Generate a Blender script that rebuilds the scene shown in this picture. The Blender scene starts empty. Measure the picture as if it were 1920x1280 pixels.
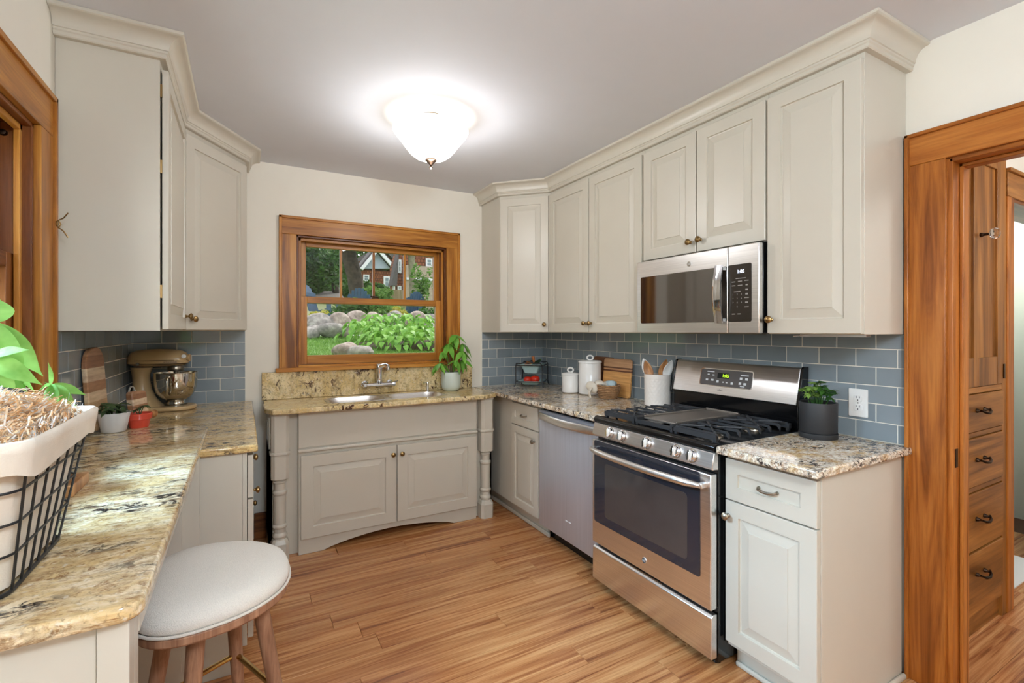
import bpy, bmesh, math, random
from mathutils import Vector, Matrix
from mathutils.geometry import tessellate_polygon
random.seed(7)
SC = bpy.context.scene
COL = SC.collection
PI = math.pi

# ------------------------------------------------------------------ camera
CAM_T, EYE = 0.508, 1.375
cd = bpy.data.cameras.new('camera')
cd.sensor_width = 36.0; cd.lens = 16.892; cd.shift_y = -0.01073
cd.clip_start = 0.05; cd.clip_end = 300
cam = bpy.data.objects.new('camera', cd); COL.objects.link(cam)
cam.location = (0, 0, EYE); cam.rotation_euler = (PI/2, 0, -CAM_T)
SC.camera = cam

# ------------------------------------------------------------------ world, sun, daylight, exposure
W = bpy.data.worlds.new('overcast_sky'); SC.world = W; W.use_nodes = True
wb = W.node_tree.nodes['Background']
wb.inputs[0].default_value = (0.93, 0.97, 1.0, 1); wb.inputs[1].default_value = 1.15
def light(name, kind, loc, energy, color=(1,1,1), **kw):
    ld = bpy.data.lights.new(name, kind); ld.energy = energy; ld.color = color
    rot = kw.pop('rot', (0,0,0))
    for k, v in kw.items(): setattr(ld, k, v)
    o = bpy.data.objects.new(name, ld); COL.objects.link(o); o.location = loc; o.rotation_euler = rot
    return o
light('sun', 'SUN', (4, -6, 20), 1.6, (1, .96, .88), angle=math.radians(20), rot=(math.radians(-28), math.radians(38), 0))
# daylight at the side window: the garden side of the pane, and the open sky above it
light('side_window_daylight', 'AREA', (-0.80, 1.49, 1.58), 9, (.86, .95, 1), shape='RECTANGLE', size=1.05, size_y=.88, rot=(0, math.radians(-90), 0))
sk_d = Vector((2.75, -.55, -2.0))
so_ = light('side_window_sky', 'AREA', (-1.55, 1.92, 2.55), 235, (.42, .71, 1), shape='RECTANGLE', size=.85, size_y=.85)
so_.rotation_euler = sk_d.to_track_quat('-Z', 'Y').to_euler()
VS = SC.view_settings
SC.display_settings.display_device = 'sRGB'
VS.view_transform = 'Standard'; VS.look = 'None'; VS.gamma = 1.0; VS.use_curve_mapping = False
VS.exposure = 0.60
try:
    SC.cycles.use_denoising = True
    SC.cycles.max_bounces = 8; SC.cycles.diffuse_bounces = 4; SC.cycles.glossy_bounces = 4; SC.cycles.transmission_bounces = 6
    SC.cycles.caustics_reflective = False; SC.cycles.caustics_refractive = False
    SC.cycles.sample_clamp_indirect = 6.0
except Exception:
    pass

# ------------------------------------------------------------------ materials
def lin(r, g, b):
    f = lambda c: (c/255/12.92) if c/255 <= .04045 else ((c/255+.055)/1.055)**2.4
    return (f(r), f(g), f(b), 1)
class NT:
    def __init__(s, name):
        s.m = bpy.data.materials.new(name); s.m.use_nodes = True
        s.t = s.m.node_tree; s.b = s.t.nodes['Principled BSDF']; s.out = s.t.nodes['Material Output']
    def n(s, kind, **kw):
        nd = s.t.nodes.new(kind)
        for k, v in kw.items():
            if k.startswith('i_'): nd.inputs[k[2:].replace('_', ' ')].default_value = v
            else: setattr(nd, k, v)
        return nd
    def l(s, a, b): s.t.links.new(a, b)
    def ramp(s, src, stops, interp='LINEAR'):
        r = s.t.nodes.new('ShaderNodeValToRGB'); cr = r.color_ramp; cr.interpolation = interp
        cr.elements[0].position, cr.elements[0].color = stops[0]
        cr.elements[1].position, cr.elements[1].color = stops[-1]
        for p, c in stops[1:-1]:
            e = cr.elements.new(p); e.color = c
        s.l(src, r.inputs[0]); return r.outputs[0]
    def coords(s, scale=(1,1,1), rot=(0,0,0), rnd=0.0):
        tc = s.n('ShaderNodeTexCoord'); mp = s.n('ShaderNodeMapping')
        mp.inputs['Scale'].default_value = scale; mp.inputs['Rotation'].default_value = rot
        src = tc.outputs['Object']
        if rnd:
            oi = s.n('ShaderNodeObjectInfo'); mul = s.n('ShaderNodeMath', operation='MULTIPLY'); mul.inputs[1].default_value = rnd
            s.l(oi.outputs['Random'], mul.inputs[0])
            ad = s.n('ShaderNodeVectorMath', operation='ADD'); s.l(src, ad.inputs[0]); s.l(mul.outputs[0], ad.inputs[1]); src = ad.outputs[0]
        s.l(src, mp.inputs[0]); return mp.outputs[0]
    def noise(s, vec, scale, detail=4, rough=.55, dist=0.0):
        nd = s.n('ShaderNodeTexNoise'); nd.inputs['Scale'].default_value = scale; nd.inputs['Detail'].default_value = detail
        nd.inputs['Roughness'].default_value = rough; nd.inputs['Distortion'].default_value = dist
        if vec is not None: s.l(vec, nd.inputs['Vector'])
        return nd.outputs['Fac']
    def mix(s, fac, a, b, mode='MIX'):
        nd = s.n('ShaderNodeMix', data_type='RGBA', blend_type=mode)
        for sock, v in ((nd.inputs[0], fac), (nd.inputs[6], a), (nd.inputs[7], b)):
            if hasattr(v, 'is_linked'): s.l(v, sock)
            else: sock.default_value = v
        return nd.outputs[2]
    def bump(s, h, strength=.2, dist=.01):
        bp = s.n('ShaderNodeBump'); bp.inputs['Strength'].default_value = strength; bp.inputs['Distance'].default_value = dist
        s.l(h, bp.inputs['Height']); s.l(bp.outputs[0], s.b.inputs['Normal'])
    def set(s, rough=.5, metal=0.0, color=None, spec=None, **kw):
        s.b.inputs['Roughness'].default_value = rough; s.b.inputs['Metallic'].default_value = metal
        if color is not None: s.b.inputs['Base Color'].default_value = color
        if spec is not None: s.b.inputs['Specular IOR Level'].default_value = spec
        for k, v in kw.items(): s.b.inputs[k.replace('_', ' ')].default_value = v
        return s
    def col(s, c): s.l(c, s.b.inputs['Base Color'])
def plain(name, rgb, rough=.5, metal=0.0, var=.04, scale=6.0, bump=0.0, bscale=300, **kw):
    n = NT(name); n.set(rough, metal, **kw)
    v = n.noise(n.coords(), scale, 3)
    a = lin(*rgb); lo = tuple(c*(1-var) for c in a[:3])+(1,); hi = tuple(min(1, c*(1+var)) for c in a[:3])+(1,)
    n.col(n.ramp(v, [(.3, lo), (.7, hi)]))
    if bump: n.bump(n.noise(n.coords(), bscale, 2), bump, .002)
    return n.m
def wood(name, dark, mid, light_, axis='z', rough=.35, scale=1.0, rnd=23.0, grain=1.0, contrast=(.3, .5, .7), vary=0.12):
    n = NT(name); n.set(rough, spec=.3)
    sc = {'x': (1.2, 16, 16), 'y': (16, 1.2, 16), 'z': (16, 16, 1.2)}[axis]
    sf = {'x': (4, 150, 150), 'y': (150, 4, 150), 'z': (150, 150, 4)}[axis]
    co = n.coords(tuple(c*scale for c in sc), rnd=rnd)
    a = n.noise(co, 1.0, 6, .6, 1.2)
    base = n.ramp(a, [(contrast[0], lin(*dark)), (contrast[1], lin(*mid)), (contrast[2], lin(*light_))])
    f = n.noise(n.coords(tuple(c*scale for c in sf), rnd=rnd), 1.0, 3, .6)
    streak = n.ramp(f, [(.35, (.62, .55, .5, 1)), (.55, (1, 1, 1, 1))])
    c = n.mix(.45*grain, base, n.mix(1.0, base, streak, 'MULTIPLY'))
    oi = n.n('ShaderNodeObjectInfo')
    hv = n.n('ShaderNodeHueSaturation')
    mr = n.n('ShaderNodeMapRange'); mr.inputs[3].default_value = 1-vary; mr.inputs[4].default_value = 1+vary
    n.l(oi.outputs['Random'], mr.inputs[0]); n.l(mr.outputs[0], hv.inputs['Value']); n.l(c, hv.inputs['Color'])
    n.col(hv.outputs[0]); n.bump(f, .08, .002)
    return n.m
def granite(name, gold, cream, rust, dark, stretch, rot, scale=1.0, darkt=(.50, .58), rustt=.55, creamt=(.42, .62), speck=.5, clus=(.42, .58)):
    n = NT(name); n.set(.07, spec=.5)
    co = n.coords(stretch, rot)
    def mul(x, y):
        m_ = n.n('ShaderNodeMath', operation='MULTIPLY'); n.l(x, m_.inputs[0]); n.l(y, m_.inputs[1]); return m_.outputs[0]
    bw = lambda src, lo, hi, top=1.0: n.ramp(src, [(lo, (0,0,0,1)), (hi, (top, top, top, 1))])
    c = n.mix(bw(n.noise(co, 3.0*scale, 6, .65, .6), *creamt), lin(*gold), lin(*cream))
    c = n.mix(bw(n.noise(co, 14*scale, 5, .7, .4), .46, .66, .75), c, lin(*[int(v*.80) for v in gold]))
    vein = n.noise(co, 4.2*scale, 7, .7, 1.4)
    vr = n.ramp(vein, [(.455, (0,0,0,1)), (.495, (1,1,1,1)), (.505, (1,1,1,1)), (.55, (0,0,0,1))])
    c = n.mix(mul(vr, bw(n.noise(co, 9*scale, 5, .7), rustt-.12, rustt+.1, .95)), c, lin(*rust))
    d = mul(bw(n.noise(co, 1.5*scale, 3, .5), *clus), bw(n.noise(co, 8*scale, 7, .74, 1.0), *darkt))
    c = n.mix(d, c, lin(*dark))
    c = n.mix(bw(n.noise(n.coords((1,1,1)), 110, 3, .65), .55, .70, speck), c, lin(*[int(v*.55) for v in rust]))
    c = n.mix(bw(n.noise(n.coords((1,1,1)), 75, 2, .6), .60, .72, speck*.8), c, lin(240, 232, 214))
    n.col(c); return n.m
M = {}
M['wall'] = plain('cream_wall_paint', (232, 225, 211), .75, var=.012, bump=.04)
M['ceil'] = plain('white_ceiling_paint', (216, 217, 223), .8, var=.01)
M['cab'] = plain('cream_cabinet_paint', (202, 194, 179), .34, var=.012)
M['gap'] = plain('dark_cabinet_interior', (40, 32, 26), .8)
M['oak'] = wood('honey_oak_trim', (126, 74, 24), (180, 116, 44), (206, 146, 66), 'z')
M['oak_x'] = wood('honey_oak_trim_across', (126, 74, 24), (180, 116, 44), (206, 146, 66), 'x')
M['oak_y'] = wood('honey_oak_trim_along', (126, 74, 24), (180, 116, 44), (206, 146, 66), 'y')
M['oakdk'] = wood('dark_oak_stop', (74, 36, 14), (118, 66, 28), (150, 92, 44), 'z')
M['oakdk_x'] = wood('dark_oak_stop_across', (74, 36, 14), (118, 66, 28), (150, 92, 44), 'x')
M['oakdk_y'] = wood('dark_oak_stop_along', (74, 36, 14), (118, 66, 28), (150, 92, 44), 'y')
M['redoak'] = wood('red_oak_casing', (118, 62, 20), (166, 98, 38), (190, 122, 56), 'z')
M['redoak_y'] = wood('red_oak_casing_along', (118, 62, 20), (166, 98, 38), (190, 122, 56), 'y')
M['cup'] = wood('flat_sawn_oak', (92, 54, 20), (152, 98, 44), (184, 128, 66), 'z', scale=.6, grain=1.3)
M['cup_x'] = wood('flat_sawn_oak_across', (92, 54, 20), (152, 98, 44), (184, 128, 66), 'x', scale=.6, grain=1.3)
def floor_mat():
    n = NT('oak_floor_plank'); n.set(.24, spec=.45)
    co = n.coords((1.1, 9, 9), rnd=31.0)
    warp = n.noise(co, 1.0, 3, .5)
    wv = n.n('ShaderNodeVectorMath', operation='ADD'); sc = n.n('ShaderNodeVectorMath', operation='SCALE'); sc.inputs['Scale'].default_value = 1.6
    cx = n.n('ShaderNodeCombineXYZ'); n.l(warp, cx.inputs[1]); n.l(warp, cx.inputs[2]); n.l(cx.outputs[0], sc.inputs[0])
    c2 = n.coords((.9, 30, 30), rnd=31.0); n.l(c2, wv.inputs[0]); n.l(sc.outputs[0], wv.inputs[1])
    st = n.noise(wv.outputs[0], 1.0, 6, .62, .8)
    base = n.ramp(st, [(.30, lin(116, 66, 40)), (.42, lin(176, 114, 68)), (.54, lin(204, 144, 92)), (.72, lin(226, 174, 118))])
    big = n.noise(n.coords((.5, 4, 4), rnd=17.0), 1.0, 3, .5)
    tone = n.mix(n.ramp(big, [(.35, (0,0,0,1)), (.7, (1,1,1,1))]), base, n.mix(1.0, base, (.86, .78, .74, 1), 'MULTIPLY'))
    f = n.noise(n.coords((5, 190, 190), rnd=11.0), 1.0, 3, .6)
    c = n.mix(1.0, tone, n.ramp(f, [(.33, (.76, .71, .66, 1)), (.52, (1, 1, 1, 1))]), 'MULTIPLY')
    oi = n.n('ShaderNodeObjectInfo'); hv = n.n('ShaderNodeHueSaturation'); mr = n.n('ShaderNodeMapRange'); mr.inputs[3].default_value = .92; mr.inputs[4].default_value = 1.06
    n.l(oi.outputs['Random'], mr.inputs[0]); n.l(mr.outputs[0], hv.inputs['Value']); n.l(c, hv.inputs['Color']); n.col(hv.outputs[0]); n.bump(f, .05, .001)
    return n.m
M['floor'] = floor_mat()
M['floor_gap'] = plain('dark_floor_joint', (84, 52, 30), .7)
M['gr_left'] = granite('gold_granite', (222, 188, 126), (236, 214, 168), (140, 96, 54), (58, 42, 34), (3.2, 7.5, 7.5), (0, 0, -.38), 1.0, (.51, .57), .50)
M['gr_near'] = granite('veined_granite', (214, 183, 132), (237, 221, 190), (140, 98, 58), (44, 38, 38), (2.0, 4.2, 4.2), (0, 0, -.38), .95, (.51, .57), .51, clus=(.44, .56))
M['gr_sink'] = granite('gold_splash_granite', (220, 190, 130), (236, 216, 170), (156, 114, 66), (74, 42, 24), (3.0, 3.0, 2.0), (0, .6, 0), .95, (.535, .575), .60, speck=.6, clus=(.47, .56))
M['gr_right'] = granite('speckled_granite', (222, 190, 136), (242, 233, 216), (150, 100, 54), (52, 40, 38), (3.0, 4.6, 4.2), (0, 0, -.5), 1.35, (.505, .56), .47, (.36, .50), .5, clus=(.40, .54))
def tile_mat():
    n = NT('glazed_glass_tile'); n.set(.07, spec=.42)
    oi = n.n('ShaderNodeObjectInfo')
    c = n.ramp(oi.outputs['Random'], [(0, lin(122, 131, 137)), (.5, lin(132, 141, 147)), (1, lin(140, 150, 156))])
    st = n.noise(n.coords((3, 3, 60), rnd=9.0), 1.5, 3)
    n.col(n.mix(n.ramp(st, [(.35, (0,0,0,1)), (.7, (.35,.35,.35,1))]), c, lin(150, 160, 164)))
    n.bump(n.noise(n.coords((1,1,1), rnd=5.0), 14, 1), .06, .01)
    return n.m
M['tile'] = tile_mat()
M['grout'] = plain('pale_grout', (226, 220, 208), .85)
def steel(name, rgb, rough, axis, metal=1.0):
    n = NT(name); n.set(rough, metal)
    sc = {'x': (2, 260, 260), 'y': (260, 2, 260), 'z': (260, 260, 2)}[axis]
    f = n.noise(n.coords(sc), 1.0, 2)
    a = lin(*rgb)
    n.col(n.ramp(f, [(.3, tuple(c*.9 for c in a[:3])+(1,)), (.7, tuple(min(1, c*1.06) for c in a[:3])+(1,))]))
    n.bump(f, .03, .001)
    return n.m
M['steel'] = steel('brushed_stainless', (236, 234, 232), .30, 'y')
M['steel_z'] = steel('satin_stainless', (204, 207, 216), .40, 'z', .55)
M['chrome'] = plain('polished_chrome', (232, 234, 238), .06, 1.0, var=.01)
M['bowlsteel'] = plain('polished_bowl_steel', (200, 192, 178), .08, 1.0, var=.01)
M['nickel'] = plain('antique_nickel', (150, 142, 128), .3, 1.0, var=.05)
M['brass'] = plain('antique_brass', (150, 122, 80), .32, 1.0, var=.08)
M['gold'] = plain('polished_brass', (190, 160, 104), .2, 1.0, var=.05)
M['bronze'] = plain('dark_bronze', (58, 44, 34), .35, 1.0, var=.1)
M['black'] = plain('black_enamel', (14, 14, 15), .12, var=.02, spec=.5)
M['iron'] = plain('cast_iron', (50, 50, 52), .5, var=.08, bump=.15)
M['wire'] = plain('black_wire', (22, 23, 26), .4)
M['darkglass'] = plain('dark_oven_glass', (40, 42, 50), .05, var=.02, spec=.7)
M['mwglass'] = plain('microwave_door_glass', (36, 30, 26), .05, var=.02, spec=1.0, IOR=2.0)
M['ovenwin'] = plain('oven_window', (66, 60, 58), .05, var=.1, spec=.7)
M['panel'] = plain('grey_control_panel', (88, 82, 80), .3, var=.02)
M['mwpanel'] = plain('dark_control_panel', (44, 38, 32), .18, var=.02)
M['white'] = plain('white_ceramic', (236, 233, 228), .22, var=.01)
M['plastic'] = plain('white_plastic', (236, 234, 230), .35, var=.01)
M['print'] = plain('white_print', (225, 225, 225), .5, var=.0)
M['printdim'] = plain('grey_print', (150, 146, 140), .5, var=.0)
M['printdk'] = plain('dark_print', (70, 70, 72), .5, var=.0)
M['slot'] = plain('dark_slot', (16, 15, 15), .7)
def emit(name, rgb, s):
    n = NT(name); n.set(.4, color=lin(*rgb)); n.b.inputs['Emission Color'].default_value = lin(*rgb); n.b.inputs['Emission Strength'].default_value = s
    return n.m
M['led_green'] = emit('green_display', (180, 235, 40), 1.4)
M['led_white'] = emit('white_display', (225, 235, 255), 2.0)
M['lampglass'] = None
n = NT('clear_window_glass')
gl = n.n('ShaderNodeBsdfGlossy'); gl.inputs['Roughness'].default_value = 0.0
tr = n.n('ShaderNodeBsdfTransparent'); fr = n.n('ShaderNodeFresnel'); fr.inputs[0].default_value = 1.25
mx = n.n('ShaderNodeMixShader'); n.l(fr.outputs[0], mx.inputs[0]); n.l(tr.outputs[0], mx.inputs[1]); n.l(gl.outputs[0], mx.inputs[2])
n.l(mx.outputs[0], n.out.inputs['Surface']); M['glass'] = n.m
n = NT('frosted_lamp_glass'); n.set(.35, color=lin(250, 244, 232), Transmission_Weight=.0, Subsurface_Weight=0.0)
n.b.inputs['Emission Color'].default_value = lin(255, 246, 232); n.b.inputs['Emission Strength'].default_value = 2.2
M['lampglass'] = n.m
n = NT('crystal_glass'); n.set(.02, color=(1,1,1,1), Transmission_Weight=1.0, IOR=1.5); M['crystal'] = n.m

# ------------------------------------------------------------------ mesh helpers
class MB:
    def __init__(s, mat=None): s.v = []; s.f = []; s.M = mat or Matrix.Identity(4)
    def add(s, vs, fs):
        b = len(s.v); s.v += [tuple(s.M @ Vector(p)) for p in vs]; s.f += [tuple(b+i for i in f) for f in fs]; return s
    def box(s, x0, x1, y0, y1, z0, z1):
        x0, x1 = sorted((x0, x1)); y0, y1 = sorted((y0, y1)); z0, z1 = sorted((z0, z1))
        return s.add([(x0,y0,z0),(x1,y0,z0),(x1,y1,z0),(x0,y1,z0),(x0,y0,z1),(x1,y0,z1),(x1,y1,z1),(x0,y1,z1)],
                     [(0,3,2,1),(4,5,6,7),(0,1,5,4),(1,2,6,5),(2,3,7,6),(3,0,4,7)])
    def prism(s, poly, z0, z1, holes=()):
        """poly (and holes): 2-D loops in xy, extruded from z0 to z1"""
        loops = [list(poly)] + [list(h) for h in holes]
        def area(l): return sum(l[i][0]*l[(i+1) % len(l)][1]-l[(i+1) % len(l)][0]*l[i][1] for i in range(len(l)))
        loops = [l if (area(l) > 0) == (k == 0) else l[::-1] for k, l in enumerate(loops)]
        tri = tessellate_polygon([[Vector((p[0], p[1], 0)) for p in l] for l in loops])
        flat = [p for l in loops for p in l]; n = len(flat)
        vs = [(p[0], p[1], z0) for p in flat]+[(p[0], p[1], z1) for p in flat]; fs = []
        if not holes:
            fs += [tuple(range(n-1, -1, -1)), tuple(range(n, 2*n))]
        else:
            for a, b, c in tri:
                A, B, C = (Vector(flat[i]) for i in (a, b, c))
                if (B-A).cross(C-A) < 0: b, c = c, b
                fs += [(n+a, n+b, n+c), (c, b, a)]
        o = 0
        for l in loops:
            k = len(l)
            for i in range(k):
                j = (i+1) % k; fs.append((o+i, o+j, n+o+j, n+o+i))
            o += k
        return s.add(vs, fs)
    def lathe(s, prof, c=(0,0,0), n=24, axis='z', sx=1.0, sy=1.0):
        """prof: list of (r, h)"""
        vs = []; fs = []
        for r, h in prof:
            for i in range(n):
                a = 2*PI*i/n; u, w = r*math.cos(a)*sx, r*math.sin(a)*sy
                p = {'z': (u, w, h), 'x': (h, u, w), 'y': (w, h, u)}[axis]
                vs.append((c[0]+p[0], c[1]+p[1], c[2]+p[2]))
        for k in range(len(prof)-1):
            for i in range(n):
                j = (i+1) % n; fs.append((k*n+i, k*n+j, (k+1)*n+j, (k+1)*n+i))
        if prof[0][0] > 1e-6: fs.append(tuple(range(n-1, -1, -1)))
        if prof[-1][0] > 1e-6: fs.append(tuple(range((len(prof)-1)*n, len(prof)*n)))
        return s.add(vs, fs)
    def tube(s, path, r, n=8, cap=True, close=False):
        P = [Vector(p) for p in path]; R = r if isinstance(r, (list, tuple)) else [r]*len(P)
        vs = []; fs = []; prev = None
        for k, p in enumerate(P):
            if close: t = (P[(k+1) % len(P)]-P[k-1]).normalized()
            else: t = (P[min(k+1, len(P)-1)]-P[max(k-1, 0)]).normalized()
            if prev is None:
                up = Vector((0,0,1)) if abs(t.z) < .9 else Vector((1,0,0)); a = t.cross(up).normalized()
            else:
                a = prev - t*prev.dot(t); a = a.normalized() if a.length > 1e-6 else t.orthogonal().normalized()
            prev = a; b = t.cross(a)
            for i in range(n):
                q = p + (a*math.cos(2*PI*i/n)+b*math.sin(2*PI*i/n))*R[k]; vs.append(tuple(q))
        m = len(P)
        for k in range(m if close else m-1):
            for i in range(n):
                j = (i+1) % n; k2 = (k+1) % m; fs.append((k*n+i, k*n+j, k2*n+j, k2*n+i))
        if cap and not close: fs += [tuple(range(n-1, -1, -1)), tuple(range((m-1)*n, m*n))]
        return s.add(vs, fs)
    def rings(s, rects, back=True):
        """nested rectangles [(u0,u1,v0,v1,h)] in local xy, heights h along local z: a panelled front"""
        vs = []; fs = []
        for u0, u1, v0, v1, h in rects: vs += [(u0,v0,h),(u1,v0,h),(u1,v1,h),(u0,v1,h)]
        for k in range(len(rects)-1):
            for i in range(4):
                j = (i+1) % 4; fs.append((4*k+i, 4*k+j, 4*k+4+j, 4*k+4+i))
        m = 4*(len(rects)-1); fs.append((m, m+1, m+2, m+3))
        if back: fs.append((3, 2, 1, 0))
        return s.add(vs, fs)
    def blob(s, c, r, seed=0, amp=.2, seg=14, flat=0.0):
        rnd = random.Random(seed); vs = []; fs = []; rr = r if isinstance(r, (tuple, list)) else (r, r, r)
        ph = [(rnd.uniform(-3, 3), rnd.uniform(-3, 3), rnd.uniform(-3, 3), rnd.uniform(0, 6)) for _ in range(5)]
        rings_ = seg//2
        for k in range(rings_+1):
            th = PI*k/rings_
            for i in range(seg):
                a = 2*PI*i/seg; d = Vector((math.sin(th)*math.cos(a), math.sin(th)*math.sin(a), math.cos(th)))
                w = 1+amp*sum(math.sin(d.x*x+d.y*y+d.z*z+o) for x, y, z, o in ph)/3
                z = d.z*w*rr[2]
                if flat and z < -flat*rr[2]: z = -flat*rr[2]
                vs.append((c[0]+d.x*w*rr[0], c[1]+d.y*w*rr[1], c[2]+z))
        for k in range(rings_):
            for i in range(seg):
                j = (i+1) % seg; fs.append((k*seg+i, (k+1)*seg+i, (k+1)*seg+j, k*seg+j))
        return s.add(vs, fs)
def frame(o, u, n):
    """matrix: local x = u (horizontal), local y = world z, local z = outward normal n, origin o"""
    u = Vector(u).normalized(); n = Vector(n).normalized(); v = Vector((0,0,1))
    return Matrix(((u.x, v.x, n.x, o[0]), (u.y, v.y, n.y, o[1]), (u.z, v.z, n.z, o[2]), (0,0,0,1)))
ORG = {}
def finish(me, smooth):
    if smooth:
        for p in me.polygons: p.use_smooth = True
        try: me.set_sharp_from_angle(angle=math.radians(smooth))
        except Exception: pass
def obj(name, mb, mat, parent=None, bevel=0.0, smooth=35, seg=2, fix=False):
    me = bpy.data.meshes.new(name); me.from_pydata(mb.v, [], mb.f); me.validate()
    if fix:
        bm = bmesh.new(); bm.from_mesh(me); bmesh.ops.remove_doubles(bm, verts=bm.verts, dist=1e-6); bmesh.ops.recalc_face_normals(bm, faces=bm.faces); bm.to_mesh(me); bm.free()
    finish(me, smooth)
    me.materials.append(M[mat] if isinstance(mat, str) else mat)
    o = bpy.data.objects.new(name, me); COL.objects.link(o); ORG[o.name] = Vector((0,0,0))
    if parent is not None: put(o, parent)
    if bevel:
        b = o.modifiers.new('edge', 'BEVEL'); b.width = bevel; b.segments = seg; b.limit_method = 'ANGLE'; b.angle_limit = math.radians(40)
        b.harden_normals = False
    return o
def put(o, parent):
    o.parent = parent; o.location = Vector(o.location)-ORG[parent.name]
def inst(name, mesh, parent, loc, rot=(0,0,0), scale=(1,1,1)):
    o = bpy.data.objects.new(name, mesh); COL.objects.link(o); ORG[o.name] = Vector(loc)
    o.location = Vector(loc)-(ORG[parent.name] if parent else Vector((0,0,0))); o.parent = parent
    o.rotation_euler = rot; o.scale = scale
    return o
def mesh_of(name, mb, mat, smooth=35, fix=False):
    o = obj(name, mb, mat, None, 0, smooth, fix=fix); me = o.data; bpy.data.objects.remove(o); return me
def thing(name, label, cat, loc=(0,0,0), group=None):
    o = bpy.data.objects.new(name, None); COL.objects.link(o); o.location = loc; o.empty_display_size = .05
    ORG[o.name] = Vector(loc); return tag(o, label, cat, group)
def tag(o, label, cat, group=None, kind=None):
    o['label'] = label
    if cat: o['category'] = cat
    if group: o['group'] = group
    if kind: o['kind'] = kind
    return o
def struct(o, label, cat):
    o['kind'] = 'structure'; o['label'] = label; o['category'] = cat; return o
def rrect(x0, x1, y0, y1, r, n=5):
    out = []
    for cx, cy, a0 in ((x1-r, y1-r, 0), (x0+r, y1-r, 90), (x0+r, y0+r, 180), (x1-r, y0+r, 270)):
        for i in range(n+1):
            a = math.radians(a0+90*i/n); out.append((cx+r*math.cos(a), cy+r*math.sin(a)))
    return out
def circle(cx, cy, r, n=24): return [(cx+r*math.cos(2*PI*i/n), cy+r*math.sin(2*PI*i/n)) for i in range(n)]
def ray(px, py):
    u, v = (px-960)/900.9, (619.4-py)/900.9
    return Vector((math.sin(CAM_T)+u*math.cos(CAM_T), math.cos(CAM_T)-u*math.sin(CAM_T), v))
def at_y(px, py, Y):
    """place measured in the photograph -> point of the room or garden at distance Y"""
    r = ray(px, py); k = Y/r.y; return Vector((r.x*k, Y, EYE+r.z*k))
def text(name, body, parent, mtx, size, mat, depth=.0004, align='CENTER'):
    cu = bpy.data.curves.new(name, 'FONT'); cu.body = body; cu.size = size; cu.align_x = align; cu.align_y = 'CENTER'; cu.extrude = depth
    cu.materials.append(M[mat]); o = bpy.data.objects.new(name, cu); COL.objects.link(o); ORG[o.name] = Vector((0,0,0))
    dg = bpy.context.evaluated_depsgraph_get(); me = bpy.data.meshes.new_from_object(o.evaluated_get(dg)); bpy.data.objects.remove(o)
    me.transform(mtx); o = bpy.data.objects.new(name, me); COL.objects.link(o); ORG[o.name] = Vector((0,0,0)); put(o, parent)
    return o
# ------------------------------------------------------------------ the room shell
XL, XR, YB, HC, YR = -0.584, 2.318, 3.60, 2.496, -1.70
TH = 0.16
CT = 0.914
def wall_mb(axis, pos0, pos1, a0, a1, z0, z1, holes=()):
    """wall slab between pos0 and pos1 along axis, spanning a0..a1 and z0..z1, with rectangular holes (a0,a1,z0,z1)"""
    m = Matrix(((0,0,1,0),(1,0,0,0),(0,1,0,0),(0,0,0,1))) if axis == 'x' else Matrix(((1,0,0,0),(0,0,1,0),(0,1,0,0),(0,0,0,1)))
    mb = MB(m)
    mb.prism([(a0,z0),(a1,z0),(a1,z1),(a0,z1)], pos0, pos1, [[(h[0],h[2]),(h[1],h[2]),(h[1],h[3]),(h[0],h[3])] for h in holes])
    return mb
W1 = (0.311, 1.402, 1.120, 2.030)      # window over the sink: x0, x1, z0, z1
W2 = (0.93, 2.055, 1.120, 2.025)       # window in the left wall: y0, y1, z0, z1
D1 = (-0.06, 0.779, 0.0, 2.022)        # doorway in the right wall
wall_left = struct(obj('wall_left', wall_mb('x', XL-TH, XL, YR-TH, YB+TH, -.05, HC, [W2]), 'wall', fix=True), 'cream painted wall with the side window beside the wire basket', 'wall')
wall_back = struct(obj('wall_back', wall_mb('y', YB, YB+TH, XL, XR, -.05, HC, [W1]), 'wall', fix=True), 'cream painted wall around the window above the sink', 'wall')
mbr = MB(); mbr.box(XR, XR+.14, D1[1], YB+TH, -.05, HC); mbr.box(XR, XR+.14, YR-TH, D1[0], -.05, HC); mbr.box(XR, XR+.14, D1[0], D1[1], D1[3], HC)
wall_right = struct(obj('wall_right', mbr, 'wall'), 'cream painted wall with the tiled backsplash behind the stove and the doorway', 'wall')
wall_rear = struct(obj('wall_rear', wall_mb('y', YR-TH, YR, XL, XR, -.05, HC), 'wall', fix=True), 'plain cream painted wall behind the camera', 'wall')
ceiling = struct(obj('ceiling', MB().box(XL-TH, 5.0, YR-TH, YB+TH, HC, HC+.12), 'ceil'), 'smooth white painted kitchen ceiling', 'ceiling')
floor = struct(obj('floor', MB().box(XL, XR+.07, YR, YB, -.06, -.014), 'floor_gap'), 'warm brown oak plank floor of the kitchen', 'floor')
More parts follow.
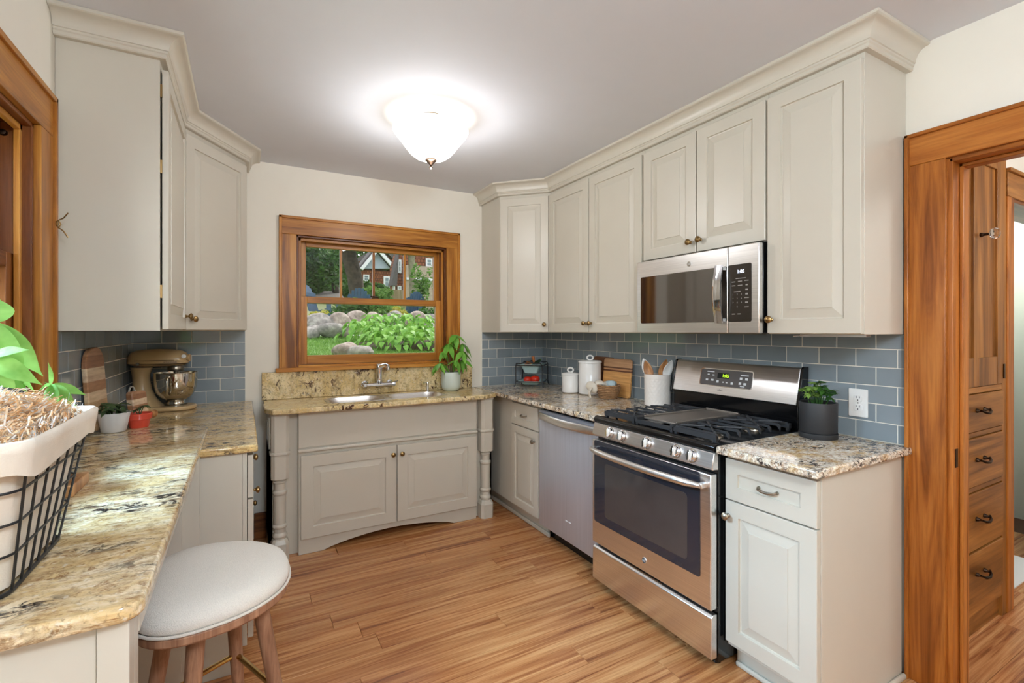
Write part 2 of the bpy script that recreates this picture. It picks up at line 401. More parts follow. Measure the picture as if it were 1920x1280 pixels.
# planks, running across the room
def planks(parent, x0, x1, y0, y1, pw, seed, lens=(1.05, 1.35)):
    rnd = random.Random(seed); meshes = {}
    y = y1
    while y > y0+.01:
        x = x0-rnd.uniform(0, .9)
        while x < x1:
            L = rnd.choice((.92, 1.12, 1.3)); a, b = max(x, x0), min(x+L, x1)
            if b-a > .03:
                key = round(b-a, 2)
                w = b-a-.0012
                if key not in meshes:
                    h = w/2; g = pw/2-.0006
                    meshes[key] = mesh_of('plank', MB().rings([(-h, h, -g, g, -.014), (-h, h, -g, g, -.0012), (-h+.0012, h-.0012, -g+.0012, g-.0012, 0)]), 'floor', 0)
                inst('plank', meshes[key], parent, ((a+b)/2, y-pw/2, 0))
            x += L
        y -= pw
planks(floor, XL, XR+.07, YR, YB, .1262, 3)
# hall beyond the doorway
floor2 = struct(obj('floor_2', MB().box(XR+.07, 5.0, -1.0, 1.6, -.06, -.014), 'floor_gap'), 'oak board floor of the hall through the doorway', 'floor')
planks(floor2, XR+.07, 4.6, -1.0, 1.55, .135, 11)
HY = 0.874
mbh = MB(); mbh.box(XR+.14, 2.45, HY+.02, HY+.14, -.05, HC); mbh.box(3.245, 3.330, HY+.02, HY+.14, -.05, HC); mbh.box(3.33, 4.10, HY+.02, HY+.14, 2.03, HC); mbh.box(4.10, 5.0, HY+.02, HY+.14, -.05, HC); mbh.box(2.45, 3.245, HY+.42, HY+.5, -.05, HC); mbh.box(2.45, 3.245, HY+.02, HY+.42, 2.3, HC)
struct(obj('wall_hall', mbh, 'wall'), 'cream hall wall around the built-in cupboard and inner door', 'wall')
mbh = MB(); mbh.box(5.0, 5.1, -1.1, 1.8, -.05, HC); mbh.box(XR+.14, 5.0, -1.1, -1.0, -.05, HC)
struct(obj('wall_hall_side', mbh, 'wall'), 'cream end walls of the hall out past the doorway', 'wall')
M['teal'] = plain('pale_teal_paint', (150, 186, 182), .6, var=.01)
struct(obj('wall_far_room', MB().box(3.2, 5.0, 1.56, 1.66, -.05, HC), 'teal'), 'pale teal wall of the room seen past the hinged hall door', 'wall')

# ------------------------------------------------------------------ wall tiles
TP, TL, TG, TT = .0765, .1525, .0034, .007
tile_meshes = {}
def tile_mesh(w, h):
    k = (round(w, 3), round(h, 3))
    if k not in tile_meshes:
        a, b, e = w/2, h/2, .0015
        tile_meshes[k] = mesh_of('tile', MB().rings([(-a, a, -b, b, 0), (-a, a, -b, b, TT-e), (-a+e, a-e, -b+e, b-e, TT)], back=False), 'tile', 25)
    return tile_meshes[k]
def tile_wall(parent, mtx, a0, a1, z0, z1, off):
    """mtx: local x along the wall, y up, z out of the wall"""
    g = MB(mtx); g.rings([(a0, a1, z0, z1, 0.0), (a0, a1, z0, z1, TT-.0014)], back=False)
    obj('grout', g, 'grout', parent)
    r = 0; z = z0; q = mtx.to_euler()
    while z < z1-.008:
        zt = min(z+TP, z1); x = a0 - ((off + (TL/2 if r % 2 else 0)) % TL)
        while x < a1-.006:
            p, s = max(x, a0), min(x+TL, a1)
            if s-p > .012:
                w, h = s-p-TG, zt-z-TG
                c = mtx @ Vector(((p+s)/2, (z+zt)/2, 0))
                inst('tile', tile_mesh(w, h), parent, c, q)
            x += TL
        z = zt; r += 1
# local x directions chosen so that u x up = outward normal
def wframe(o, u):
    u = Vector(u); n = u.cross(Vector((0,0,1))); return frame(o, u, n)
TZ0 = CT+.001
tile_wall(wall_right, wframe((XR, YB, 0), (0,-1,0)), 0.0, YB-.907, TZ0, 1.362, .086)
tile_wall(wall_back, wframe((1.7165, YB, 0), (1,0,0)), 0.0, XR-1.7165, TZ0, 1.362, .0885)
tile_wall(wall_back, wframe((XL, YB, 0), (1,0,0)), 0.0, .005-XL, TZ0, 1.374, .085)
tile_wall(wall_left, wframe((XL, 2.175, 0), (0,1,0)), 0.0, YB-2.175, TZ0, 1.374, .10)

# ------------------------------------------------------------------ windows
def window(name, label, F, X0, X1, Z0, Z1, mats, casing=.105, panes_top=4, sill=True, depth=TH, sash_mats=None):
    """F: frame matrix with local x along the wall, y up, z into the room; opening X0..X1, Z0..Z1"""
    mv, mh, dv, dh = mats
    w = thing(name, label, 'window', F @ Vector(((X0+X1)/2, Z0, 0))); w['kind'] = 'structure'
    def part(nm, boxes, mat, par=w, bevel=.0025):
        mb = MB(F)
        for b in boxes: mb.box(*b)
        return obj(nm, mb, mat, par, bevel)
    T = .022
    for a, b in ((X0-casing, X0), (X1, X1+casing)): part('side_casing', [(a, b, Z0, Z1, 0, T)], mv)
    part('head_casing', [(X0-casing, X1+casing, Z1, Z1+casing+.012, 0, T)], mh)
    # moulded outer back band
    for a in (X0-casing-.004, X1+casing-.014): part('back_band', [(a, a+.018, Z0, Z1+casing+.016, 0, T+.010)], mv)
    part('back_band', [(X0-casing-.004, X1+casing+.004, Z1+casing, Z1+casing+.018, 0, T+.010)], mh)
    if sill: part('stool', [(X0-casing-.024, X1+casing+.018, Z0-.024, Z0+.002, -.02, .055)], mh)
    # jambs lining the opening
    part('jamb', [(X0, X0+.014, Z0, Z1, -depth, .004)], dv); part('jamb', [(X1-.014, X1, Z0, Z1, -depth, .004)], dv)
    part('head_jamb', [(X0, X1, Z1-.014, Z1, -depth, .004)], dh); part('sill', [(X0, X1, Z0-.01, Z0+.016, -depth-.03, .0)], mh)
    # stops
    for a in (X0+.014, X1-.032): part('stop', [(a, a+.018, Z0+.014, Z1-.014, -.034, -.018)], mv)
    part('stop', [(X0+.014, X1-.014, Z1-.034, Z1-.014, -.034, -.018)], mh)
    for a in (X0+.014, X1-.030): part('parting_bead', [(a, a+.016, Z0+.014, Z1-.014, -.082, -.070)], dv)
    # sashes: lower one nearer the room
    zm = Z0+(Z1-Z0)*.505
    sv, sh_ = sash_mats or (mv, mh)
    def sash(nm, z0, z1, d0, d1, br, tr, st, n):
        x0, x1 = X0+.018, X1-.018
        s = part(nm, [(x0, x0+st, z0, z1, d0, d1), (x1-st, x1, z0, z1, d0, d1)], sv)
        part('rail', [(x0+st, x1-st, z0, z0+br, d0, d1)], sh_, s); part('rail', [(x0+st, x1-st, z1-tr, z1, d0, d1)], sh_, s)
        gx0, gx1 = x0+st, x1-st; wd = (gx1-gx0)/n
        for i in range(1, n): part('muntin', [(gx0+wd*i-.008, gx0+wd*i+.008, z0+br, z1-tr, d0+.006, d1-.004)], sv, s)
        for i in range(n):
            a, b = gx0+wd*i+(.008 if i else 0), gx0+wd*(i+1)-(.008 if i < n-1 else 0)
            dm = (d0+d1)/2; mb = MB(F); mb.box(a-.004, b+.004, z0+br-.004, z1-tr+.004, dm-.0015, dm+.0015); obj('pane', mb, 'glass', s, 0, 0)
        return s
    sash('upper_sash', zm-.012, Z1-.016, -.118, -.084, .04, .045, .052, panes_top)
    sash('lower_sash', Z0+.018, zm+.034, -.069, -.036, .062, .046, .054, 1)
    mb = MB(F); xm = (X0+X1)/2; mb.box(xm-.028, xm+.028, zm+.034, zm+.042, -.066, -.044); mb.tube([(xm-.035, zm+.05, -.055), (xm+.02, zm+.047, -.05)], .004)
    obj('sash_lock', mb, 'bronze', w)
    return w
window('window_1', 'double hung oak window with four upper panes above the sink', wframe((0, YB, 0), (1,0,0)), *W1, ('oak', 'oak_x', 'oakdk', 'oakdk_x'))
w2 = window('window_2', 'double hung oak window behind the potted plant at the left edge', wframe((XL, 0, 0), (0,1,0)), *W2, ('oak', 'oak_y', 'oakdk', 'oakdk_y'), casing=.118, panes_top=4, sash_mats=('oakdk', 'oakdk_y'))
obj('storm_frame', MB().box(XL-TH, XL-.122, 2.012, 2.0405, W2[2]+.016, W2[3]-.014), 'white', w2, .003)
obj('storm_frame', MB().box(XL-TH, XL-.072, 2.020, 2.0405, W2[2]+.016, 1.565), 'white', w2, .003)
for z in (1.98, 1.50):
    mb = MB(); mb.lathe([(0, .012), (.008, .010), (.010, 0)], (XL-.06, 2.041, z), 10, 'y'); mb.v = [(x, 2*2.041-y-.0, zz) for x, y, zz in mb.v]; obj('stop_screw', mb, 'bronze', w2, fix=True)
# curtain tie-back hook screwed to the side casing
mb = MB(); hx, hy, hz = XL+.034, 2.165, 1.735
mb.lathe([(.011, 0), (.011, .003), (0, .005)], (hx-.004, hy, hz), 12, 'x')
mb.tube([(hx, hy, hz-.012), (hx+.012, hy+.005, hz-.022), (hx+.022, hy+.012, hz-.042)], .0022, 6)
mb.tube([(hx, hy, hz+.012), (hx+.012, hy+.005, hz+.022), (hx+.022, hy+.012, hz+.042)], .0022, 6)
mb.tube([(hx, hy, hz-.013), (hx+.006, hy+.002, hz), (hx, hy, hz+.013)], .0022, 6)
tag(obj('curtain_hook', mb, 'brass', None), 'small bent brass hook on the side window casing', 'hook')

# ------------------------------------------------------------------ doorway casing (right wall)
d1 = thing('door_1', 'red oak casing of the open doorway beside the counter end', 'doorway', (XR, D1[1], 0)); d1['kind'] = 'structure'
def dpart(nm, b, mat, bevel=.003, par=None): return obj(nm, MB().box(*b), mat, par or d1, bevel)
for a, b, ob in ((D1[1]+.004, .903, .895), (D1[0]-.128, D1[0]-.004, D1[0]-.134)):
    dpart('side_casing', (XR-.022, XR, a, b, 0, D1[3]), 'redoak')
    dpart('back_band', (XR-.034, XR, ob, ob+.014, 0, 2.146), 'redoak')
dpart('head_casing', (XR-.022, XR, D1[0]-.128, .903, D1[3], 2.138), 'redoak_y')
dpart('back_band', (XR-.034, XR, D1[0]-.134, .909, 2.132, 2.146), 'redoak_y')
for a, b in ((D1[1]-.012, D1[1]+.006), (D1[0]-.006, D1[0]+.012)): dpart('jamb', (XR-.004, XR+.144, a, b, 0, D1[3]), 'redoak')
dpart('head_jamb', (XR-.004, XR+.144, D1[0], D1[1], D1[3]-.016, D1[3]+.002), 'redoak_y')
for a, b in ((D1[1]-.024, D1[1]-.012), (D1[0]+.012, D1[0]+.024)): dpart('stop', (XR+.05, XR+.10, a, b, 0, D1[3]-.016), 'redoak')
dpart('head_stop', (XR+.05, XR+.10, D1[0]+.012, D1[1]-.012, D1[3]-.030, D1[3]-.016), 'redoak_y')
mb = MB(); mb.box(XR+.012, XR+.034, D1[1]-.0145, D1[1]-.011, .86, .93); obj('strike_plate', mb, 'bronze', d1)
# ------------------------------------------------------------------ hall: built-in cupboard and inner door
cu = thing('built_in_cupboard', 'built-in oak cupboard with panelled door over four drawers in the hall', 'cupboard', (2.85, HY, 0))
CX0, CX1 = 2.452, 3.243
mb = MB(); mb.box(CX0, CX1, HY+.03, HY+.41, 0, .05); mb.box(CX0, CX0+.02, HY+.02, HY+.41, .05, 2.28); mb.box(CX1-.02, CX1, HY+.02, HY+.41, .05, 2.28); mb.box(CX0+.02, CX1-.02, HY+.39, HY+.41, .05, 2.28); mb.box(CX0+.02, CX1-.02, HY+.02, HY+.39, 2.26, 2.28)
obj('carcass', mb, 'cup', cu)
for a, b in ((CX0, CX0+.06), (CX1-.055, CX1)): obj('stile', MB().box(a, b, HY, HY+.02, 0, 2.28), 'cup', cu, .002)
zr = [0, .13, .385, .66, .905, 1.105]
for z, h in ((.13-.03, .06), (1.092, .028), (.896, .022), (.652, .022), (2.22, .06)): obj('rail', MB().box(CX0+.06, CX1-.055, HY, HY+.02, z, z+h), 'cup_x', cu, .002)
obj('plinth', MB().box(CX0+.06, CX1-.055, HY+.012, HY+.03, 0, .10), 'cup_x', cu)
def pull(par, x, z):
    mb = MB()
    for s in (-1, 1): mb.lathe([(.010, 0), (.009, -.006), (.005, -.012), (.005, -.022), (0, -.025)], (x+s*.042, HY-.008, z), 10, 'y')
    mb.tube([(x-.052, HY-.026, z+.004), (x-.03, HY-.036, z-.006), (x, HY-.040, z-.010), (x+.03, HY-.036, z-.006), (x+.052, HY-.026, z+.004)], [.004,.006,.006,.006,.004], 8)
    obj('pull', mb, 'bronze', par, fix=True)
for z0, z1 in ((.165, .382), (.394, .648), (.678, .892), (.922, 1.088)):
    d = obj('drawer', MB().box(CX0+.064, CX1-.060, HY-.006, HY+.30, z0, z1), 'cup_x', cu, .003); pull(d, 2.90, (z0+z1)/2+.012)
# panelled door
do = MB(); dz0, dz1 = 1.122, 2.218; da, db, dm = CX0+.064, CX1-.060, 2.862
for a, b in ((da, da+.07), (dm-.024, dm+.024), (db-.07, db)): do.box(a, b, HY-.006, HY+.014, dz0, dz1)
do.box(da+.07, dm-.024, HY-.0055, HY+.0135, dz0, dz0+.13); do.box(dm+.024, db-.07, HY-.0055, HY+.0135, dz0, dz0+.13)
do.box(da+.07, dm-.024, HY-.0055, HY+.0135, dz1-.08, dz1); do.box(dm+.024, db-.07, HY-.0055, HY+.0135, dz1-.08, dz1)
dd = obj('door', do, 'cup', cu, .002)
for a, b in ((da+.07, dm-.024), (dm+.024, db-.07)): obj('panel', MB().box(a, b, HY+.004, HY+.010, dz0+.13, dz1-.08), 'cup', dd)
obj('hinge', MB().box(db-.004, db+.012, HY-.010, HY-.004, 1.145, 1.215), 'bronze', dd)
# faceted glass knob
mb = MB(); mb.lathe([(.010, 0), (.010, -.008), (.006, -.012), (.006, -.034)], (2.905, HY-.006, 1.806), 10, 'y'); kn = obj('knob_stem', mb, 'bronze', dd, fix=True)
mb = MB(); mb.lathe([(.008, -.030), (.022, -.038), (.026, -.050), (.020, -.062), (.010, -.066)], (2.905, HY-.006, 1.806), 8, 'y'); obj('glass_knob', mb, 'crystal', dd, smooth=0, fix=True)
# inner door: casing and the open leaf
d2 = thing('door_2', 'oak cased inner door standing open past the hall cupboard', 'door', (3.35, HY, 0)); d2['kind'] = 'structure'
obj('side_casing', MB().box(3.246, 3.326, HY-.006, HY+.02, 0, 2.03), 'redoak', d2, .003)
obj('side_casing', MB().box(4.10, 4.22, HY-.006, HY+.02, 0, 2.03), 'redoak', d2, .003)
obj('head_casing', MB().box(3.246, 4.22, HY-.006, HY+.02, 2.03, 2.15), 'cup_x', d2, .003)
obj('head_band', MB().box(3.246, 4.23, HY-.018, HY+.02, 2.15, 2.168), 'cup_x', d2, .003)
obj('jamb', MB().box(3.326, 3.346, HY, HY+.15, 0, 2.03), 'oakdk', d2); obj('head_jamb', MB().box(3.346, 4.10, HY, HY+.15, 2.012, 2.03), 'oakdk_x', d2)
lf = obj('leaf', MB().box(3.352, 3.39, HY+.12, HY+.66, .012, 2.0), 'oakdk', d2, .003)
for z in (.52, 1.12, 1.78):
    mb = MB(); mb.box(3.390, 3.393, HY+.122, HY+.172, z, z+.09); mb.lathe([(.008, 0), (.008, .09)], (3.396, HY+.118, z), 10); obj('hinge', mb, 'nickel', lf)
obj('threshold', MB().box(3.346, 4.10, HY+.06, HY+.20, -.012, .006), 'white', d2)
# ------------------------------------------------------------------ cabinetry helpers
def raised(u0, u1, v0, v1, T=.02, w=.058, back=0.0):
    e = .0018
    r = lambda d, h: (u0+d, u1-d, v0+d, v1-d, h)
    return [r(0, back), r(0, T-e), r(e, T), r(w, T), r(w+.0015, T-.009), r(w+.006, T-.010), r(w+.043, T-.0035), r(w+.0435, T-.0012)]
def recessed(u0, u1, v0, v1, T=.02, w=.04):
    e = .0018
    r = lambda d, h: (u0+d, u1-d, v0+d, v1-d, h)
    return [r(0, 0), r(0, T-e), r(e, T), r(w, T), r(w+.0015, T-.008)]
def knob(par, F, u, v, T=.02, mat='brass'):
    mb = MB(F)
    mb.lathe([(.0085, 0), (.0085, .003), (.0055, .006), (.0055, .012), (.011, .016), (.0155, .021), (.0155, .026), (.0105, .031), (0, .033)], (u, v, T), 16)
    return obj('knob', mb, mat, par)
def bar_pull(par, F, u, v, T=.02, L=.076, mat='nickel'):
    mb = MB(F); h = L/2
    for s in (-1, 1): mb.lathe([(.006, 0), (.0055, .006), (.004, .010)], (u+s*h, v, T), 10)
    mb.tube([(u-h, v, T+.008), (u-h*.85, v-.003, T+.017), (u-h*.4, v-.005, T+.023), (u, v-.006, T+.024), (u+h*.4, v-.005, T+.023), (u+h*.85, v-.003, T+.017), (u+h, v, T+.008)], [.004, .0045, .005, .0052, .005, .0045, .004], 8)
    return obj('pull', mb, mat, par)
def door(par, F, u0, u1, v0, v1, kn=None, name='door', w=.058, mat='cab', knmat='brass'):
    d = obj(name, MB(F).rings(raised(u0, u1, v0, v1, w=w)), mat, par, smooth=5)
    if kn: knob(d, F, kn[0], kn[1], mat=knmat)
    return d
def drawer(par, F, u0, u1, v0, v1, w=.04, pullat=None, L=.076):
    d = obj('drawer', MB(F).rings(recessed(u0, u1, v0, v1, w=w)), 'cab', par, smooth=5)
    if pullat: bar_pull(d, F, pullat[0], pullat[1], .012, L)
    return d
ZU, ZUL, ZT = 1.360, 1.374, 2.44

# ------------------------------------------------------------------ right run of wall cabinets
XF = 1.998
FR = wframe((XF, YB, 0), (0,-1,0))          # u = YB - y
def uy(y): return YB-y
c = thing('wall_cabinet', 'tall single-door cream wall cabinet nearest the doorway', 'wall cabinet', (2.15, 1.1, ZU), 'cream wall cabinets')
obj('body', MB().box(XF, XR-.001, .915, 1.285, ZU, ZT), 'cab', c, .0015)
door(c, FR, uy(1.281), uy(.918), ZU+.003, 2.378, (uy(1.262), ZU+.062))
c = thing('wall_cabinet', 'short two-door cream wall cabinet above the microwave', 'wall cabinet', (2.15, 1.65, 1.765), 'cream wall cabinets')
obj('body', MB().box(XF, XR-.001, 1.2865, 2.028, 1.765, ZT), 'cab', c, .0015)
door(c, FR, uy(2.021), uy(1.660), 1.769, 2.378, (uy(1.690), 1.822)); door(c, FR, uy(1.652), uy(1.292), 1.769, 2.378, (uy(1.628), 1.826))
c = thing('wall_cabinet', 'tall two-door cream wall cabinet left of the microwave', 'wall cabinet', (2.15, 2.5, ZU), 'cream wall cabinets')
obj('body', MB().box(XF, XR-.001, 2.0295, 2.996, ZU, ZT), 'cab', c, .0015)
door(c, FR, uy(2.992), uy(2.522), ZU+.003, 2.378, (uy(2.548), ZU+.062)); door(c, FR, uy(2.514), uy(2.037), ZU+.003, 2.378, (uy(2.490), ZU+.062))
c = thing('corner_wall_cabinet', 'angled cream corner wall cabinet right of the sink window', 'wall cabinet', (2.1, 3.4, ZU), 'cream wall cabinets')
P1, P2 = Vector((XF, 2.998, 0)), Vector((1.7165, 3.2795, 0))
obj('body', MB().prism([(XF, 2.998), (XR-.001, 2.998), (XR-.001, YB-.001), (1.7165, YB-.001), (1.7165, 3.2795)], ZU, ZT), 'cab', c, .0015)
ud = (P1-P2).normalized(); FD = frame((P2.x, P2.y, 0), ud, ud.cross(Vector((0,0,1)))); LD = (P1-P2).length
door(c, FD, .012, LD-.012, ZU+.003, 2.378, (LD-.040, ZU+.060))

# ------------------------------------------------------------------ left run of wall cabinets
XFL = -.283
FL = wframe((XFL, 2.265, 0), (0,1,0))
c = thing('wall_cabinet', 'cream wall cabinet whose flat end panel stands beside the side window', 'wall cabinet', (-.43, 2.6, ZUL), 'cream wall cabinets')
obj('body', MB().box(XL+.001, XFL-.020, 2.2665, 2.929, ZUL, ZT), 'cab', c)
obj('end_panel', MB().box(XL+.001, XFL-.018, 2.262, 2.2655, ZUL, ZT), 'cab', c)
mb = MB(); mb.box(XFL-.018, XFL-.0, 2.262, 2.295, ZUL, ZT); mb.box(XFL-.018, XFL, 2.90, 2.929, ZUL, ZT); mb.box(XFL-.018, XFL, 2.295, 2.90, 2.385, ZT); mb.box(XFL-.018, XFL, 2.295, 2.90, ZUL, ZUL+.02)
obj('face_frame', mb, 'cab', c)
FLo = wframe((XFL+.0065, 2.265, 0), (0,1,0))
door(c, FLo, .006, .655, ZUL+.006, 2.378, (.618, ZUL+.072))
for v in (1.50, 1.98, 2.27): obj('hinge', MB(FL).box(.002, .010, v, v+.05, 0, .007), 'brass', c)
Q1, Q2 = Vector((XFL, 2.9305, 0)), Vector((.005, 3.378, 0))
c = thing('corner_wall_cabinet', 'angled cream corner wall cabinet above the stand mixer', 'wall cabinet', (-.3, 3.3, ZUL), 'cream wall cabinets')
obj('body', MB().prism([(XL+.001, 2.9305), (XFL, 2.9305), (.005, 3.378), (.005, YB-.001), (XL+.001, YB-.001)], ZUL, ZT), 'cab', c, .0015)
ud = (Q2-Q1).normalized(); FQ = frame((Q1.x, Q1.y, 0), ud, ud.cross(Vector((0,0,1)))); LQ = (Q2-Q1).length
door(c, FQ, .016, LQ-.016, ZUL+.004, 2.378, (.052, ZUL+.060))

# ------------------------------------------------------------------ crown mouldings
def sweep(path, prof, sign):
    """path: xy points on the cabinet faces, prof: (out, z) points; sign: side of the offset; mitred corners"""
    P = [Vector(p) for p in path]; n = len(P); vs = []; fs = []
    nr = []
    for i in range(n-1):
        d = (P[i+1]-P[i]).normalized(); nr.append(Vector((d.y, -d.x))*sign)
    off = []
    for i in range(n):
        if i == 0: off.append(nr[0])
        elif i == n-1: off.append(nr[-1])
        else:
            m = (nr[i-1]+nr[i]); m /= m.length; off.append(m/m.dot(nr[i]))
    for i in range(n):
        for o, z in prof: q = P[i]+off[i]*o; vs.append((q.x, q.y, z))
    k = len(prof)
    for i in range(n-1):
        for j in range(k):
            j2 = (j+1) % k; fs.append((i*k+j, i*k+j2, (i+1)*k+j2, (i+1)*k+j))
    fs += [tuple(range(k)), tuple(range((n-1)*k, n*k))[::-1]]
    return vs, fs
def crown_prof(zb, proj):
    p = [(0, zb), (.020, zb), (.024, zb+.004), (.024, zb+.015), (.028, zb+.019), (.028, zb+.026), (.032, zb+.028)]
    z1 = HC-.014
    for i in range(1, 8):
        a = i/7*PI/2
        p.append((.032+(proj-.038)*(1-math.cos(a)), zb+.028+(z1-zb-.028)*math.sin(a)*.98))
    p += [(proj-.004, z1), (proj, z1+.003), (proj, HC-.0005), (0, HC-.0005)]
    return p
v, f = sweep([(XR-.001, .915), (XF, .915), (XF, 2.998), (1.7165, 3.2795), (1.7165, YB-.001)], crown_prof(2.403, .078), -1)
struct(obj('trim_1', MB().add(v, f), 'cab', smooth=25, fix=True), 'cream crown moulding along the top of the right wall cabinets', 'crown moulding')
v, f = sweep([(XL+.001, 2.262), (XFL, 2.262), (XFL, 2.9305), (.005, 3.378), (.005, YB-.001)], crown_prof(2.408, .084), 1)
struct(obj('trim_2', MB().add(v, f), 'cab', smooth=25, fix=True), 'cream crown moulding along the top of the left wall cabinets', 'crown moulding')

# ------------------------------------------------------------------ right base cabinets, counters
XB = 1.716                                    # face-frame plane of the base run
FB = wframe((XB, YB, 0), (0,-1,0))
def rounded_slab(name, label, poly, z0, z1, mat, holes=(), bevel=.007, grp='granite countertops'):
    o = obj(name, MB().prism(poly, z0, z1, holes), mat, None, bevel, seg=3, smooth=50)
    return tag(o, label, 'countertop', grp)
c = thing('base_cabinet', 'white-lit cream base cabinet with one drawer and door right of the stove', 'base cabinet', (2.0, 1.1, 0), 'cream base cabinets')
mb = MB(); mb.box(XB, XR-.001, .9315, 1.279, .105, .883); obj('body', mb, 'cab', c, .0015)
obj('end_panel', MB().box(XB-.0, XR-.036, .915, .931, .0, .883), 'cab', c, .0015)
drawer(c, FB, uy(1.276), uy(.921), .700, .862, .055, (uy(1.10), .780), .072)
door(c, FB, uy(1.276), uy(.921), .128, .694, (uy(1.262), .634), knmat='nickel')
obj('toe_board', MB().box(XB+.06, XB+.075, .932, 1.279, 0, .105), 'cab', c)
mb = MB(); mb.box(XB+.044, XB+.060, .932, 1.279, 0, .022); mb.box(XB+.044, XR-.036, .897, .9145, 0, .022); obj('shoe_moulding', mb, 'cab', c, .008, seg=3)
rounded_slab('countertop', 'speckled granite countertop corner under the black plant pot', [(1.642, .888), (XR-.008, .888), (XR-.008, 1.281), (1.642, 1.281)], .884, CT, 'gr_right')
c = thing('base_cabinet', 'narrow cream base cabinet with small drawer left of the dishwasher', 'base cabinet', (2.0, 3.0, 0), 'cream base cabinets')
obj('body', MB().box(XB+.004, XR-.001, 2.694, YB-.001, .105, .883), 'cab', c, .0015)
drawer(c, FB, uy(3.058), uy(2.700), .705, .858, .05, (uy(2.885), .782), .06)
door(c, FB, uy(3.058), uy(2.700), .128, .698, (uy(2.735), .632), knmat='nickel', w=.05)
obj('filler_panel', MB().box(XB-.004, XB+.004, 3.068, YB-.04, .118, .883), 'cab', c)
obj('toe_board', MB().box(XB+.062, XB+.076, 2.694, YB-.001, 0, .105), 'cab', c)
mb = MB(); mb.box(XB+.045, XB+.062, 2.66, YB-.001, 0, .03); obj('shoe_moulding', mb, 'cab', c, .008, seg=3)
rounded_slab('countertop', 'speckled granite countertop under the canisters and cutting boards', [(1.642, 2.046), (XR-.008, 2.046), (XR-.008, YB-.008), (1.642, YB-.008)], .884, CT, 'gr_right')
# under-cabinet power strip by the microwave
mb = MB(); mb.box(2.15, 2.19, .98, 1.24, ZU-.012, ZU-.001); mb.tube([(2.15, 1.22, ZU-.007), (2.10, 1.24, ZU-.010)], .003, 6)
tag(obj('cabinet_light', mb, 'steel', None, .003), 'slim metal strip light under the cabinet nearest the doorway', 'strip light')

# ------------------------------------------------------------------ sink cabinet
sk = thing('sink_cabinet', 'cream sink cabinet with arched base, two doors and turned corner posts', 'base cabinet', (.88, 3.4, 0), 'cream base cabinets')
SF = 3.20; FS = wframe((0, SF, 0), (1,0,0))
SX0, SX1 = .288, 1.482
ST = .882
mb = MB(); mb.box(.128, 1.628, 3.245, YB-.0, .06, .66); mb.box(.128, .148, 3.245, YB, 0, ST); mb.box(1.608, 1.628, 3.245, YB, 0, ST); mb.box(.148, 1.608, 3.57, YB-.001, .66, ST); mb.box(.148, SX0, 3.245, 3.262, .66, ST); mb.box(SX1, 1.608, 3.245, 3.262, .66, ST); mb.box(.148, SX0, 3.245, 3.262, 0, .06); mb.box(SX1, 1.608, 3.245, 3.262, 0, .06)
obj('body', mb, 'cab', sk)
# front frame with arched bottom rail, apron
pts = [(SX0, .0), (.43, .0)]
for i in range(1, 20):
    a = i/20; pts.append((.43+a*.88, .058*math.sin(PI*a)**.75))
pts += [(1.31, .0), (SX1, .0), (SX1, .655), (SX0, .655)]
m = Matrix(((1,0,0,0),(0,0,1,0),(0,1,0,0),(0,0,0,1)))
obj('front_frame', MB(m).prism(pts, SF, SF+.045), 'cab', sk, .002, fix=True)
obj('apron', MB().box(SX0, SX1, SF-.006, SF+.045, .655, ST), 'cab', sk, .002)
def ledge_mb(pts, z0, z1): return MB().prism(pts, z0, z1)
obj('ledge_moulding', MB().box(SX0-.004, SX1+.004, SF-.020, SF+.0, .628, .648), 'cab', sk, .006, seg=3)
obj('top_moulding', MB().box(SX0-.002, SX1+.002, SF-.014, SF+.0, ST-.022, ST), 'cab', sk, .005, seg=3)
door(sk, FS, .300, .886, .098, .608, (.862, .552), w=.07); door(sk, FS, .8945, 1.478, .098, .608, (.922, .552), w=.07)
def octo(cx, cy, h, c): return [(cx-h+c, cy-h), (cx+h-c, cy-h), (cx+h, cy-h+c), (cx+h, cy+h-c), (cx+h-c, cy+h), (cx-h+c, cy+h), (cx-h, cy+h-c), (cx-h, cy-h+c)]
for px in (.186, 1.560):
    py = 3.208
    po = obj('corner_post', MB().prism(octo(px, py, .049, .018), .488, ST), 'cab', sk, .002)
    obj('ledge', MB().prism(octo(px, py, .056, .02), .632, .650), 'cab', po, .005, seg=3)
    obj('cap', MB().prism(octo(px, py, .053, .02), ST-.016, ST), 'cab', po, .004)
    mb = MB(); mb.lathe([(.030, .49), (.030, .478), (.036, .472), (.036, .464), (.031, .458), (.031, .420), (.039, .412), (.041, .404), (.039, .396), (.034, .388), (.0335, .25), (.0335, .215), (.040, .208), (.041, .200), (.038, .193), (.032, .188), (.032, .165), (.037, .158), (.041, .150), (.041, .142), (.036, .136), (.036, .118)][::-1], (px, py, 0), 28)
    obj('turned_column', mb, 'cab', po, smooth=28, fix=True)
    mb = MB(); ft = [(0, .049, .018), (.100, .049, .018), (.122, .040, .016), (.128, .034, .013)]
    vs = []; fs = []
    for z, h, cc in ft: vs += [(x, y, z) for x, y in octo(px, py, h, cc)]
    for k in range(3):
        for i in range(8): fs.append((8*k+i, 8*k+(i+1) % 8, 8*k+8+(i+1) % 8, 8*k+8+i))
    fs += [tuple(range(7, -1, -1)), tuple(range(24, 32))]; mb.add(vs, fs); obj('foot', mb, 'cab', po, smooth=20)
